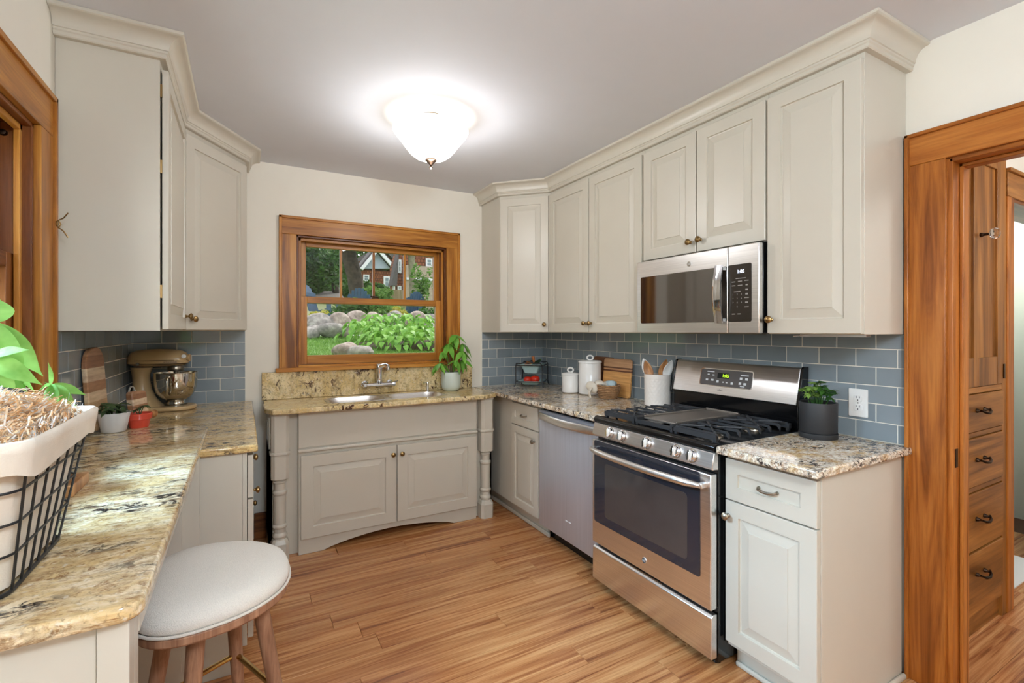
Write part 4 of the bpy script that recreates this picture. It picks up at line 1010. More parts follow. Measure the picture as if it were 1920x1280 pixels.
# ------------------------------------------------------------------ right counter: rack, dishes, vegetables
RC = Vector((2.088, 3.408, CT)); A45 = math.radians(45)
def rot2(x, y): return (RC.x+x*math.cos(A45)-y*math.sin(A45), RC.y+x*math.sin(A45)+y*math.cos(A45))
rk = thing('wire_dish_rack', 'black two-tier wire rack in the counter corner', 'rack', RC)
h = .110; mb = MB(); TR = Matrix.Translation(RC) @ Matrix.Rotation(A45, 4, 'Z')
for sx in (-1, 1):
    for sy in (-1, 1):
        leg = MB(TR); leg.tube([(sx*(h+.012), sy*(h+.012), .004), (sx*(h+.004), sy*(h+.004), .018), (sx*h, sy*h, .04), (sx*h, sy*h, .182)], .0045, 7); obj('leg', leg, 'wire', rk)
for z in (.046, .176):
    fr_ = MB(TR); fr_.tube([(-h,-h,z), (h,-h,z), (h,h,z), (-h,h,z)], .0036, 6, close=True); obj('shelf_frame', fr_, 'wire', rk)
for s_ in (-1, 1):
    hd = MB(TR); pts = [(s_*h, -h, .178), (s_*(h+.02), -h*.9, .196), (s_*(h+.028), -h*.6, .192), (s_*(h+.026), -h*.3, .203), (s_*(h+.024), 0, .196), (s_*(h+.026), h*.3, .203), (s_*(h+.028), h*.6, .192), (s_*(h+.02), h*.9, .196), (s_*h, h, .178)]
    hd.tube(pts, .0045, 7); obj('handle', hd, 'wire', rk)
M['aqua'] = plain('pale_aqua_ceramic', (178, 206, 204), .2, var=.02)
def square_dish(a0, a1, z0, z1, lip):
    vs = []; fs = []; lv = [(a0, z0), (a1, z1), (a1+lip, z1+.006), (a1+lip, z1+.010), (a1-.003, z1+.006), (a0-.002, z0+.006)]
    n = None
    for a, z in lv:
        l = rrect(-a, a, -a, a, a*.18, 3); n = len(l); vs += [(q[0], q[1], z) for q in l]
    for k in range(len(lv)-1):
        for i in range(n): j = (i+1) % n; fs.append((k*n+i, k*n+j, (k+1)*n+j, (k+1)*n+i))
    fs += [tuple(range(n-1, -1, -1)), tuple(range((len(lv)-1)*n, len(lv)*n))]
    return MB(TR).add(vs, fs)
tag(obj('square_dish', square_dish(.050, .078, .110, .176, .022), 'aqua', None, smooth=40), 'deep pale aqua dish on the upper tier of the wire rack', 'dish', 'aqua dishes in the rack')
tag(obj('square_dish', square_dish(.060, .082, .018, .040, .018), 'aqua', None, smooth=40), 'shallow pale aqua dish on the lower tier holding tomatoes', 'dish', 'aqua dishes in the rack')
M['tomato'] = plain('ripe_tomato_skin', (206, 48, 28), .18, var=.12)
for i, (dx, dy, r_, lb) in enumerate(((-.045, -.005, .036, 'smaller red tomato towards the sink in the lower dish'), (.008, -.034, .041, 'larger red tomato towards the stove in the lower dish'))):
    cx, cy = RC.x+dx, RC.y+dy
    t_ = thing('tomato', lb, 'tomato', (cx, cy, CT+.025), 'tomatoes in the rack')
    mb = MB(); mb.lathe([(0, -.80), (.45, -.74), (.82, -.45), (1, -.02), (.93, .38), (.62, .70), (.25, .78), (0, .70)], (0,0,0), 24); mb.v = [(cx+x*r_, cy+y*r_, CT+.0245+.8*r_+z*r_) for x, y, z in mb.v]; obj('flesh', mb, 'tomato', t_, smooth=60, fix=True)
    mb = MB(); mb.tube([(cx, cy, CT+.0245+1.5*r_), (cx+.004, cy-.003, CT+.0245+1.72*r_)], .0022, 6)
    obj('stalk', mb, 'leaf_dark', t_)
M['onion'] = plain('brown_onion_skin', (150, 92, 50), .4, var=.2)
M['squash'] = plain('tan_squash_skin', (176, 128, 80), .45, var=.15)
M['zucchini'] = plain('dark_green_skin', (34, 58, 38), .3, var=.25)
zt = CT+.118
mb = MB(); mb.lathe([(0, -.034), (.020, -.030), (.036, -.008), (.034, .012), (.018, .030), (.006, .040), (.003, .052)], (RC.x-.040, RC.y+.012, zt+.040), 18); tag(obj('onion', mb, 'onion', None, smooth=60, fix=True), 'brown onion in the upper dish of the rack', 'onion')
mb = MB(); mb.lathe([(0, -.032), (.020, -.028), (.034, -.006), (.031, .014), (.014, .030), (0, .034)], (RC.x-.002, RC.y+.045, zt+.050), 18); tag(obj('onion', mb, 'squash', None, smooth=60, fix=True), 'round tan squash behind the onion in the upper dish', 'squash')
zc = thing('zucchini', 'dark green zucchini lying across the upper dish of the rack', 'zucchini', (RC.x+.02, RC.y-.02, zt+.05))
mb = MB(); mb.tube([(RC.x-.045, RC.y-.046, zt+.040), (RC.x-.02, RC.y-.043, zt+.054), (RC.x+.03, RC.y-.036, zt+.080), (RC.x+.058, RC.y-.032, zt+.095)], [.010, .0165, .0165, .011], 14); obj('flesh', mb, 'zucchini', zc, smooth=60)
mb = MB(); mb.tube([(RC.x+.057, RC.y-.032, zt+.0945), (RC.x+.070, RC.y-.030, zt+.106)], [.007, .006], 8); obj('stalk', mb, 'leaf_lime', zc)
ca = thing('carrot', 'short orange carrot propped up in the upper dish', 'carrot', (RC.x+.03, RC.y+.02, zt+.05))
M['carrot'] = plain('carrot_skin', (196, 112, 52), .5, var=.15)
mb = MB(); mb.tube([(RC.x+.028, RC.y-.004, zt+.03), (RC.x+.020, RC.y+.008, zt+.10), (RC.x+.016, RC.y+.012, zt+.128)], [.004, .011, .013], 12); obj('root', mb, 'carrot', ca, smooth=60)

# ------------------------------------------------------------------ canisters
def canister(x, y, r, hgt, label):
    c_ = thing('canister', label, 'canister', (x, y, CT), 'white lidded canisters')
    mb = MB(); mb.lathe([(r-.010, CT+.0005), (r, CT+.008), (r, CT+hgt-.02), (r-.002, CT+hgt-.018)], (x, y, 0), 40); obj('jar', mb, 'white', c_, smooth=50)
    z = CT+hgt-.018
    mb = MB(); mb.lathe([(r-.003, z), (r+.004, z+.001), (r+.005, z+.008), (r, z+.014), (r*.5, z+.018), (0, z+.019)], (x, y, 0), 40); l_ = obj('lid', mb, 'white', c_, smooth=50)
    pth = []
    R_ = .021
    for i in range(16): a = 2*PI*i/16; pth.append((x+.3*R_*0+R_*math.cos(a)*.8, y-R_*math.cos(a)*.6, z+.036+R_*.8*math.sin(a)))
    mb = MB(); mb.tube(pth, .0062, 8, close=True); obj('ring_knob', mb, 'white', l_, smooth=60)
canister(2.116, 2.908, .062, .150, 'short white ceramic canister with ring lid by the wire rack')
canister(2.190, 2.770, .080, .246, 'tall white ceramic canister with ring lid by the cutting board')
# outlet above the short canister and the one by the black pot
def outlet(y, z, label):
    o_ = thing('outlet_plate', label, 'outlet', (XR, y, z), 'white wall outlets')
    F = wframe((XR-TT, y, z), (0,-1,0))
    obj('plate', MB(F).prism(rrect(-.037, .037, -.060, .060, .004), .0003, .0055), 'plastic', o_, .0015)
    for s_ in (-1, 1):
        q = obj('receptacle', MB(F).prism(rrect(-.0165, .0165, s_*.0195-.0145, s_*.0195+.0145, .009), .005, .0072), 'plastic', o_, .0006)
        for dx, w_ in ((-.0065, .0012), (.0065, .0010)): obj('slot', MB(F).box(dx-w_, dx+w_, s_*.0195+.001, s_*.0195+.009, .0068, .0076), 'slot', q)
        obj('ground_hole', MB(F).prism(circle(0, s_*.0195-.0075, .0024, 10), .0068, .0076), 'slot', q)
    mb = MB(F); mb.lathe([(.003, .005), (.003, .0062), (0, .0066)], (0, 0, 0), 10); obj('screw', mb, 'nickel', o_)
outlet(1.082, 1.064, 'white double outlet plate on the tiles right of the black pot')
outlet(2.955, 1.045, 'white outlet plate on the tiles half hidden by the canisters')
# ------------------------------------------------------------------ cutting boards by the canisters
def board_mat(name, axis, stops, scale, grain='x'):
    n = NT(name); n.set(.5)
    tc = n.n('ShaderNodeTexCoord'); sp = n.n('ShaderNodeSeparateXYZ'); n.l(tc.outputs['Generated'], sp.inputs[0])
    c = n.ramp(sp.outputs[axis], stops, 'CONSTANT')
    sc_ = {'x': (4, 90, 90), 'y': (90, 4, 90), 'z': (90, 90, 4)}[grain]
    f = n.noise(n.coords(sc_), 1.0, 4, .6)
    n.col(n.mix(1.0, c, n.ramp(f, [(.3, (.7, .62, .55, 1)), (.65, (1.05, 1.03, 1, 1))]), 'MULTIPLY')); return n.m
M['board1'] = board_mat('striped_maple_board', 2, [(0, lin(214, 160, 96)), (.66, lin(110, 66, 40)), (.70, lin(190, 140, 96)), (.74, lin(100, 62, 40)), (.78, lin(196, 152, 112)), (1, lin(196, 152, 112))], 1, 'y')
def lean_x(x_bot, x_top, y0, y1, z0, h_, t_, r_, hole=None):
    """board leaning on the right wall: local x = -y, local y = up the board"""
    d = math.atan2(x_top-x_bot, h_); v_ = Vector((math.sin(d), 0, math.cos(d))); n_ = Vector((0,-1,0)).cross(v_)
    F = Matrix(((0, v_.x, n_.x, x_bot), (-1, v_.y, n_.y, y1), (0, v_.z, n_.z, z0), (0,0,0,1)))
    return MB(F).prism(rrect(0, y1-y0, 0, h_, r_), 0, t_, hole or [])
tag(obj('cutting_board', lean_x(2.268, 2.292, 2.432, 2.715, CT+.001, .262, .016, .022), 'board1', None, .003), 'striped rectangular cutting board leaning on the tiles behind the woven basket', 'cutting board', 'cutting boards')
M['walnut'] = wood('walnut_board', (86, 50, 30), (128, 82, 54), (160, 112, 78), 'y')
tag(obj('cutting_board', lean_x(2.290, 2.3085, 2.640, 2.860, CT+.001, .268, .010, .02), 'walnut', None, .002), 'darker wooden board mostly hidden behind the tall canister', 'cutting board', 'cutting boards')
# woven bowl with cloths
M['seagrass'] = plain('woven_seagrass', (164, 124, 86), .8, var=.25, scale=60, bump=.5, bscale=200)
BX, BY = 2.158, 2.535
wb_ = thing('woven_basket', 'small round woven basket holding folded cloths', 'basket', (BX, BY, CT))
prf = [(.052, .004), (.058, .014), (.064, .026), (.069, .038), (.073, .050), (.0755, .062), (.077, .074), (.077, .086)]
bt = MB(); bt.lathe([(.05, .001), (.05, .005)], (BX, BY, CT), 24); obj('base', bt, 'seagrass', wb_)
for r_, z in prf:
    pth = [(BX+r_*math.cos(2*PI*i/32), BY+r_*math.sin(2*PI*i/32), CT+z+.003+.0016*(1 if i % 2 else -1)) for i in range(32)]
    obj('coil', MB().tube(pth, .0068, 6, close=True), 'seagrass', wb_, smooth=60)
M['linen'] = plain('cream_knit_cloth', (226, 214, 196), .9, var=.06, bump=.6, bscale=260)
M['bluecloth'] = plain('pale_blue_cloth', (178, 196, 200), .9, var=.06, bump=.6, bscale=260)
k1 = thing('knit_cloth', 'cream fringed cloth hanging over the woven basket rim', 'cloth', (BX, BY, CT+.08), 'cloths in the woven basket')
def bunch(cs, seed):
    mb = MB()
    for i, (c_, r_) in enumerate(cs): mb.blob(c_, r_, seed+i, .35, 16)
    return mb
o_ = obj('folded_cloth', bunch([((BX-.050, BY+.050, CT+.092), (.045, .050, .026)), ((BX-.085, BY+.066, CT+.075), (.026, .048, .034)), ((BX-.015, BY+.030, CT+.098), (.035, .032, .020))], 60), 'linen', k1, smooth=80)
rm = o_.modifiers.new('merge', 'REMESH'); rm.mode = 'VOXEL'; rm.voxel_size = .004; rm.use_smooth_shade = True
for i in range(17):
    f_ = (i/16-.5)*.10; x0, y0 = BX-.100+f_*.55, BY+.070+f_*.8
    mb = MB(); mb.tube([(x0+.008, y0-.004, CT+.078), (x0-.004-.006*math.sin(i*2), y0+.003*math.cos(i*3), CT+.046), (x0+.004*math.cos(i), y0, CT+.010+.006*(i % 3))], [.0055, .0052, .0040], 6); obj('tassel', mb, 'linen', k1)
o_ = obj('rolled_cloth', bunch([((BX+.012, BY-.020, CT+.094), (.034, .046, .026)), ((BX+.030, BY+.010, CT+.090), (.030, .036, .024))], 80), 'bluecloth', None, smooth=80)
rm = o_.modifiers.new('merge', 'REMESH'); rm.mode = 'VOXEL'; rm.voxel_size = .004; rm.use_smooth_shade = True
tag(o_, 'pale blue cloth tucked into the woven basket', 'cloth', 'cloths in the woven basket')
# crock with spoons
KX, KY = 2.222, 2.150
ck = thing('utensil_crock', 'white dimpled utensil crock beside the stove', 'crock', (KX, KY, CT))
M['crock'] = plain('cream_dimpled_ceramic', (238, 228, 218), .35, var=.01)
vs = []; fs = []; nr, nc = 44, 72
for k in range(nr+1):
    z = .004+.186*k/nr
    for i in range(nc):
        a = 2*PI*i/nc
        dmp = 0 if (k < 4 or k > nr-6) else .0034*abs(math.sin(a*11+z*95)*math.sin(a*11-z*95))
        r_ = .0775+.002*k/nr-dmp; vs.append((KX+r_*math.cos(a), KY+r_*math.sin(a), CT+z))
for k in range(nr):
    for i in range(nc): j = (i+1) % nc; fs.append((k*nc+i, k*nc+j, (k+1)*nc+j, (k+1)*nc+i))
mb = MB().add(vs, fs); mb.lathe([(.0795, .190), (.0785, .193), (.075, .193), (.074, .186), (.072, .02), (0, .016)], (KX, KY, CT), 40); mb.lathe([(.072, .001), (.0775, .0045)], (KX, KY, CT), 40)
obj('crock_body', mb, 'crock', ck, smooth=60)
M['spoonwood'] = wood('worn_spoon_wood', (130, 84, 48), (178, 124, 76), (206, 158, 108), 'z', scale=2)
def spoon(name, base, top, wd, ln, mat, label, tilt):
    b_, t_ = Vector(base), Vector(top); d_ = (t_-b_).normalized()
    mb = MB(); mb.tube([b_, b_+d_*((t_-b_).length-ln*.95)], [.0055, .006], 8)
    s_ = thing(name, label, 'spoon', base, 'spoons in the crock'); obj('handle', mb, mat, s_)
    sd_ = d_.cross(Vector((math.cos(tilt), math.sin(tilt), 0))).normalized(); nn_ = sd_.cross(d_)
    vs = []; fs = []; c0 = t_-d_*ln; m_ = 10
    for i in range(m_+1):
        u_ = i/m_; w_ = wd/2*math.sin(PI*(.06+.94*u_)**.75)**.7 if u_ < 1 else .002
        for j in range(5):
            q_ = (j/4-.5)*2; vs.append(tuple(c0+d_*ln*u_+sd_*w_*q_+nn_*(-.010*(1-q_*q_)*math.sin(PI*u_))))
    for i in range(m_):
        for j in range(4): a = i*5+j; fs.append((a, a+5, a+6, a+1))
    o_ = obj('blade', MB().add(vs, fs), mat, s_, smooth=70); sm = o_.modifiers.new('thick', 'SOLIDIFY'); sm.thickness = .004; sm.offset = 0
vt = math.atan2(-KY, -KX)
spoon('spoon', (KX+.01, KY-.02, CT+.02), (KX-.045, KY+.075, CT+.285), .060, .11, 'white', 'white spoon at the left back of the crock', vt)
spoon('spoon', (KX-.005, KY-.015, CT+.02), (KX-.050, KY+.052, CT+.275), .054, .105, 'spoonwood', 'slotted brown wooden spoon in front in the crock', vt)
spoon('spoon', (KX-.01, KY+.02, CT+.02), (KX+.020, KY-.055, CT+.285), .060, .11, 'spoonwood', 'round orange-brown wooden spoon leaning towards the stove', vt+.5)
spoon('spoon', (KX+.005, KY+.025, CT+.02), (KX+.040, KY-.080, CT+.280), .058, .11, 'white', 'white spoon leaning over the stove backguard', vt+.5)
spoon('spoon', (KX+.02, KY+.01, CT+.02), (KX+.035, KY-.025, CT+.262), .038, .085, 'spoonwood', 'small wooden spatula at the back of the crock', vt)

# ------------------------------------------------------------------ black pot with herbs
HX, HY2 = 2.168, 1.172
hp = thing('potted_herb', 'small green herb in a matte black pot and saucer', 'potted plant', (HX, HY2, CT))
M['matteblack'] = plain('matte_black_ceramic', (44, 44, 46), .55, var=.04)
mb = MB(); mb.lathe([(.0715, CT+.0006), (.0735, CT+.004), (.0735, CT+.022), (.066, CT+.0235)], (HX, HY2, 0), 40); obj('saucer', mb, 'matteblack', hp, smooth=50)
mb = MB(); mb.lathe([(.068, CT+.0235), (.0715, CT+.028), (.0725, CT+.150), (.0715, CT+.153), (.066, CT+.152), (.065, CT+.13)], (HX, HY2, 0), 40); obj('pot', mb, 'matteblack', hp, smooth=50)
mb = MB(); mb.lathe([(.066, CT+.138), (.03, CT+.142), (0, CT+.140)], (HX, HY2, 0), 20); obj('soil', mb, 'soil', hp)
rnd = random.Random(5)
for i in range(26):
    a, r_ = rnd.uniform(0, 2*PI), rnd.uniform(.005, .062); x, y = HX+r_*math.cos(a), HY2+r_*math.sin(a); top = CT+.168+rnd.uniform(.01, .075)*(1-r_*7)
    tx, ty_ = x+.3*r_*math.cos(a), y+.3*r_*math.sin(a)
    stalk(hp, [(HX+.7*r_*math.cos(a), HY2+.7*r_*math.sin(a), CT+.138), (x, y, (CT+.14+top)/2), (tx, ty_, top)], .0014, 'leaf_dark')
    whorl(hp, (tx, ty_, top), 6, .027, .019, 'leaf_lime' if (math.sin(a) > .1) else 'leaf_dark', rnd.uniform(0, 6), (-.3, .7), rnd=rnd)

# ------------------------------------------------------------------ stand mixer
MXX, MYY = -.430, 3.425
mx_ = thing('stand_mixer', 'tan stand mixer with polished steel bowl in the left corner', 'stand mixer', (MXX, MYY, CT))
M['mixer'] = plain('tan_enamel', (196, 164, 118), .28, var=.02)
RM = Matrix.Translation((MXX, MYY, CT)) @ Matrix.Rotation(math.radians(-8), 4, 'Z')
base = []
for i in range(40):
    a = 2*PI*i/40; x = math.cos(a); y = math.sin(a); w_ = .105 if x > 0 else .095
    base.append((.020+.160*math.copysign(abs(x)**.75, x), w_*math.copysign(abs(y)**.75, y)))
obj('base', MB(RM).prism(base, .002, .026), 'mixer', mx_, .008, seg=3)
def loft(sections, par_, name, mat):
    vs = []; fs = []; n = 24
    for cx, cy, cz, rx, ry in sections:
        for i in range(n): a = 2*PI*i/n; vs.append((cx+rx*math.cos(a), cy+ry*math.sin(a), cz))
    for k in range(len(sections)-1):
        for i in range(n): j = (i+1) % n; fs.append((k*n+i, k*n+j, (k+1)*n+j, (k+1)*n+i))
    fs += [tuple(range(n-1, -1, -1)), tuple(range((len(sections)-1)*n, len(sections)*n))]
    return obj(name, MB(RM).add(vs, fs), mat, par_, smooth=60)
loft([(-.060, 0, .022, .088, .078), (-.066, 0, .040, .076, .066), (-.075, 0, .075, .058, .052), (-.082, 0, .12, .046, .044), (-.086, 0, .17, .041, .042), (-.088, 0, .21, .043, .044), (-.086, 0, .25, .052, .050)], mx_, 'column', 'mixer')
vs = []; fs = []; n = 28; hs = [(-.148, .012, .012), (-.146, .030, .028), (-.135, .048, .045), (-.112, .060, .056), (-.07, .066, .062), (.0, .067, .064), (.06, .066, .062), (.105, .061, .056), (.128, .050, .045), (.138, .034, .032), (.140, .012, .012)]
for x, ry, rz in hs:
    for i in range(n):
        a = 2*PI*i/n; z_ = math.sin(a); zz = rz*z_*(1.0 if z_ > 0 else .62); vs.append((x, ry*math.cos(a), .290+zz))
for k in range(len(hs)-1):
    for i in range(n): j = (i+1) % n; fs.append((k*n+i, (k+1)*n+i, (k+1)*n+j, k*n+j))
fs += [tuple(range(n)), tuple(range((len(hs)-1)*n, len(hs)*n))[::-1]]
hd_ = obj('motor_head', MB(RM).add(vs, fs), 'mixer', mx_, smooth=60, fix=True)
band = []
for i in range(40):
    a = 2*PI*i/40; x, y = math.cos(a), math.sin(a); band.append((-.004+.146*math.copysign(abs(x)**.7, x), .0685*math.copysign(abs(y)**.6, y)))
obj('trim_band', MB(RM).prism(band, .272, .288), 'mixer', hd_, .002)
band2 = [(-.004+(x+.004)*1.004, y*1.008) for x, y in band]
obj('trim_line', MB(RM).prism(band2, .2895, .2915), 'bronze', hd_); obj('trim_line', MB(RM).prism(band2, .2685, .2705), 'bronze', hd_)
text('nameplate', 'KITCHENAID', hd_, RM @ Matrix.Translation((.07, -.0693, .280)) @ Matrix.Rotation(PI/2, 4, 'X'), .011, 'printdk')
mb = MB(RM); mb.lathe([(.020, .12), (.022, .150), (.019, .153), (0, .154)], (0, 0, .300), 20, 'x'); hb = obj('attachment_hub', mb, 'mixer', hd_, fix=True)
mb = MB(RM); mb.lathe([(.006, 0), (.006, -.024), (.0115, -.026), (.0115, -.038), (0, -.041)], (.132, -.020, .312), 14, 'y'); obj('hub_knob', mb, 'white', hb, fix=True)
for x in (-.085,):
    mb = MB(RM); mb.lathe([(.009, 0), (.008, -.006), (0, -.008)], (x, -.066, .272), 14, 'y'); obj('speed_lever', mb, 'nickel', hd_, fix=True)
mb = MB(RM); mb.lathe([(.038, .225), (.040, .234), (.040, .250), (.036, .258)], (.080, 0, 0), 24); mb.lathe([(.012, .14), (.012, .23)], (.080, 0, 0), 12); obj('beater_shaft', mb, 'nickel', hd_)
bp = [(.040, .030), (.046, .034), (.046, .046), (.040, .052), (.052, .060), (.078, .078), (.096, .105), (.104, .140), (.107, .185), (.108, .214), (.111, .216), (.110, .219), (.105, .217), (.103, .185), (.100, .140), (.092, .107), (.074, .082), (.05, .066), (0, .064)]
mb = MB(RM); mb.lathe(bp, (.080, 0, 0), 40); bo = obj('bowl', mb, 'bowlsteel', mx_, smooth=50, fix=True)
mb = MB(RM); mb.tube([(.080-.01, -.104, .196), (.080-.01, -.128, .196), (.080-.01, -.136, .180), (.080-.01, -.134, .120), (.080-.01, -.120, .096), (.080-.01, -.096, .098)], .0075, 10); obj('bowl_handle', mb, 'bowlsteel', bo, smooth=60)
mb = MB(RM); mb.lathe([(.056, .026), (.056, .031), (.050, .034)], (.080, 0, 0), 28); obj('bowl_clamp', mb, 'nickel', mx_)
for k in range(3):
    pth = [(-.115-.004*k+.014*math.cos(2*PI*i/14), -.045-.012*math.sin(2*PI*i/14)*.3+.006*k, .105+.042*math.sin(2*PI*i/14)) for i in range(14)]
    obj('cord_loop', MB(RM).tube(pth, .003, 6, close=True), 'linen', mx_)

# ------------------------------------------------------------------ left cutting boards and small pots
M['acacia'] = board_mat('striped_acacia_board', 2, [(0, lin(206, 172, 132)), (.20, lin(186, 150, 112)), (.36, lin(212, 184, 150)), (.48, lin(160, 116, 80)), (.60, lin(204, 176, 148)), (.68, lin(214, 190, 160)), (.76, lin(150, 104, 72)), (.9, lin(176, 132, 98)), (1, lin(176, 132, 98))], 1, 'y')
d_ = math.atan2(.055, .36); u_ = Vector((.40, .91, -.08)).normalized(); v_ = (Vector((-math.sin(d_), .10, math.cos(d_)))); v_ = (v_-u_*v_.dot(u_)).normalized(); n_ = u_.cross(v_).normalized()
def lboard(o, w_, h_, r_, t_, mat, name, label):
    F = Matrix(((u_.x, v_.x, n_.x, o[0]), (u_.y, v_.y, n_.y, o[1]), (u_.z, v_.z, n_.z, o[2]), (0,0,0,1)))
    return F
ub = Vector((.10, .98, .10)).normalized(); vb_ = Vector((-.045, -.10, 1)); vb_ = (vb_-ub*vb_.dot(ub)).normalized(); nb_ = ub.cross(vb_).normalized()
F = Matrix(((ub.x, vb_.x, nb_.x, -.562), (ub.y, vb_.y, nb_.y, 2.555), (ub.z, vb_.z, nb_.z, .9440), (0,0,0,1)))
tag(obj('cutting_board', MB(F).prism(rrect(0, .190, 0, .350, .075, 8), 0, .018), 'acacia', None, .004), 'tall round-topped striped board leaning on the left tiles', 'cutting board', 'cutting boards')
F2 = lboard((-.470, 2.830, CT+.014), .2, .2, .02, .03, None, '', '')
sb = thing('paddle_board', 'small wooden paddle board with knob handle behind the grey pot', 'cutting board', (-.47, 2.95, CT), 'cutting boards')
mb = MB(F2); mb.prism(rrect(0, .105, 0, .160, .018), 0, .030); obj('blade', mb, 'acacia', sb, .005)
mb = MB(F2); mb.tube([(.10, .055, .015), (.145, .045, .015), (.160, .042, .015)], [.016, .013, .021], 12); obj('handle', mb, 'spoonwood', sb)
gp_ = thing('potted_succulent', 'small succulent in a plain grey-white pot', 'potted plant', (-.488, 2.622, CT+.0286))
M['paleclay'] = plain('pale_grey_ceramic', (206, 200, 194), .5, var=.02)
mb = MB(); mb.lathe([(.040, (CT+.0286)+.0006), (.043, (CT+.0286)+.004), (.057, (CT+.0286)+.080), (.055, (CT+.0286)+.083), (.052, (CT+.0286)+.081), (.050, (CT+.0286)+.065)], (-.488, 2.622, 0), 36); obj('pot', mb, 'paleclay', gp_, smooth=50)
mb = MB(); mb.lathe([(.051, (CT+.0286)+.068), (0, (CT+.0286)+.071)], (-.488, 2.622, 0), 18); obj('soil', mb, 'soil', gp_)
rnd = random.Random(9)
for i in range(6):
    a = i*1.05; hub = (-.488+.03*math.cos(a), 2.622+.03*math.sin(a), (CT+.0286)+.090+rnd.uniform(0, .03)); stalk(gp_, [(-.488+.02*math.cos(a), 2.622+.02*math.sin(a), (CT+.0286)+.068), hub], .003, 'leaf_olive')
    whorl(gp_, hub, 5, .055, .022, 'leaf_olive', a, (-.1, .7), rnd=rnd)
rp = thing('red_pot', 'small glazed red flowerpot beside the grey pot', 'flowerpot', (-.412, 2.690, CT+.0286))
M['redglaze'] = plain('red_glaze', (206, 74, 54), .2, var=.04)
mb = MB(); mb.lathe([(.034, (CT+.0286)+.0006), (.036, (CT+.0286)+.004), (.041, (CT+.0286)+.036), (.047, (CT+.0286)+.038), (.049, (CT+.0286)+.062), (.047, (CT+.0286)+.064), (.043, (CT+.0286)+.062), (.040, (CT+.0286)+.045)], (-.412, 2.690, 0), 32); obj('pot', mb, 'redglaze', rp, smooth=40)
mb = MB(); mb.lathe([(.041, (CT+.0286)+.048), (0, (CT+.0286)+.050)], (-.412, 2.690, 0), 18); obj('soil', mb, 'soil', rp)
for i in range(3):
    hub = (-.412-.014+.016*i, 2.690, (CT+.0286)+.080+.008*i); stalk(rp, [(-.412, 2.690, (CT+.0286)+.045), hub], .002, 'leaf_olive'); whorl(rp, hub, 4, .032, .014, 'leaf_olive', i*2.0, (-.2, .5), rnd=rnd)
# ------------------------------------------------------------------ wire basket with liner and shredded paper
ZN = .9433
def corner(z):
    t = (z-ZN)/.26
    return (-.548-.026*t, -.335+.040*t, 1.062-.062*t, 1.345+.065*t)     # x0, x1, y0, y1
bk = thing('wire_basket', 'black wire basket lined with off-white cloth on the near counter', 'basket', (-.44, 1.2, ZN))
def loop_at(z, grow=0.0, r=.035, n=5):
    x0, x1, y0, y1 = corner(z); return [(p[0], p[1], z) for p in rrect(x0-grow, x1+grow, y0-grow, y1+grow, r, n)]
for z, r_ in ((ZN+.004, .0036), (ZN+.072, .0022), (ZN+.126, .0022), (ZN+.180, .0022), (ZN+.250, .0030)):
    obj('hoop', MB().tube(loop_at(z), r_, 6, close=True), 'wire', bk, smooth=60)
wires = []
for i in range(7): wires.append(('x1', i/6)); wires.append(('x0', i/6))
for i in range(6): wires.append(('y0', i/5)); wires.append(('y1', i/5))
for side, t in wires:
    pts = []
    for z in (ZN+.004, ZN+.13, ZN+.250):
        x0, x1, y0, y1 = corner(z); m_ = .03
        pts.append({'x1': (x1, y0+m_+(y1-y0-2*m_)*t, z), 'x0': (x0, y0+m_+(y1-y0-2*m_)*t, z), 'y0': (x0+m_+(x1-x0-2*m_)*t, y0, z), 'y1': (x0+m_+(x1-x0-2*m_)*t, y1, z)}[side])
    obj('upright_wire', MB().tube(pts, .0022, 6), 'wire', bk)
fl = MB()
for i in range(5):
    x0, x1, y0, y1 = corner(ZN+.004); x = x0+(x1-x0)*(i+.5)/5; fl.tube([(x, y0, ZN+.004), (x, y1, ZN+.004)], .002, 5)
obj('floor_wires', fl, 'wire', bk)
M['liner'] = plain('unbleached_linen', (226, 214, 198), .9, var=.05, scale=14, bump=.3, bscale=420)
rnd = random.Random(3)
vs = []; fs = []; lv = [(ZN+.010, -.004), (ZN+.06, -.006), (ZN+.12, -.005), (ZN+.18, -.006), (ZN+.235, -.005), (ZN+.256, -.003), (ZN+.263, .003), (ZN+.258, .009), (ZN+.244, .010), (ZN+.226, .010), (ZN+.206, .011)]
n = None; zfall = None
for k, (z, g_) in enumerate(lv):
    l = loop_at(z, g_, .035, 9)
    # subdivide each straight stretch so that the cloth can hang in soft folds
    pts = []
    for i in range(len(l)):
        a, b = Vector(l[i]), Vector(l[(i+1) % len(l)]); m_ = max(1, int((b-a).length/.02)) if k == 0 else cnt[i]
        if k == 0: pts.append((l[i], b, m_))
        else: pts.append((l[i], b, m_))
    if k == 0: cnt = [p[2] for p in pts]
    ring = []
    for a, b, m_ in pts:
        for j in range(m_): ring.append(Vector(a).lerp(b, j/m_))
    n = len(ring); cx, cy = -.44, 1.203
    for i, q in enumerate(ring):
        w_ = .0035*math.sin(i*.55+k*.35)+.002*math.sin(i*1.31+k); d_ = Vector((q.x-cx, q.y-cy, 0)).normalized()
        if k < 6: w_ = -abs(w_)
        else: w_ = abs(w_)*.7
        vs.append((q.x+d_.x*w_, q.y+d_.y*w_, q.z+(.006*math.sin(i*.4) if k == len(lv)-1 else 0)))
for k in range(len(lv)-1):
    for i in range(n): j = (i+1) % n; fs.append((k*n+i, k*n+j, (k+1)*n+j, (k+1)*n+i))
fs.append(tuple(range(n-1, -1, -1)))
lo_ = obj('cloth_liner', MB().add(vs, fs), 'liner', bk, smooth=70)
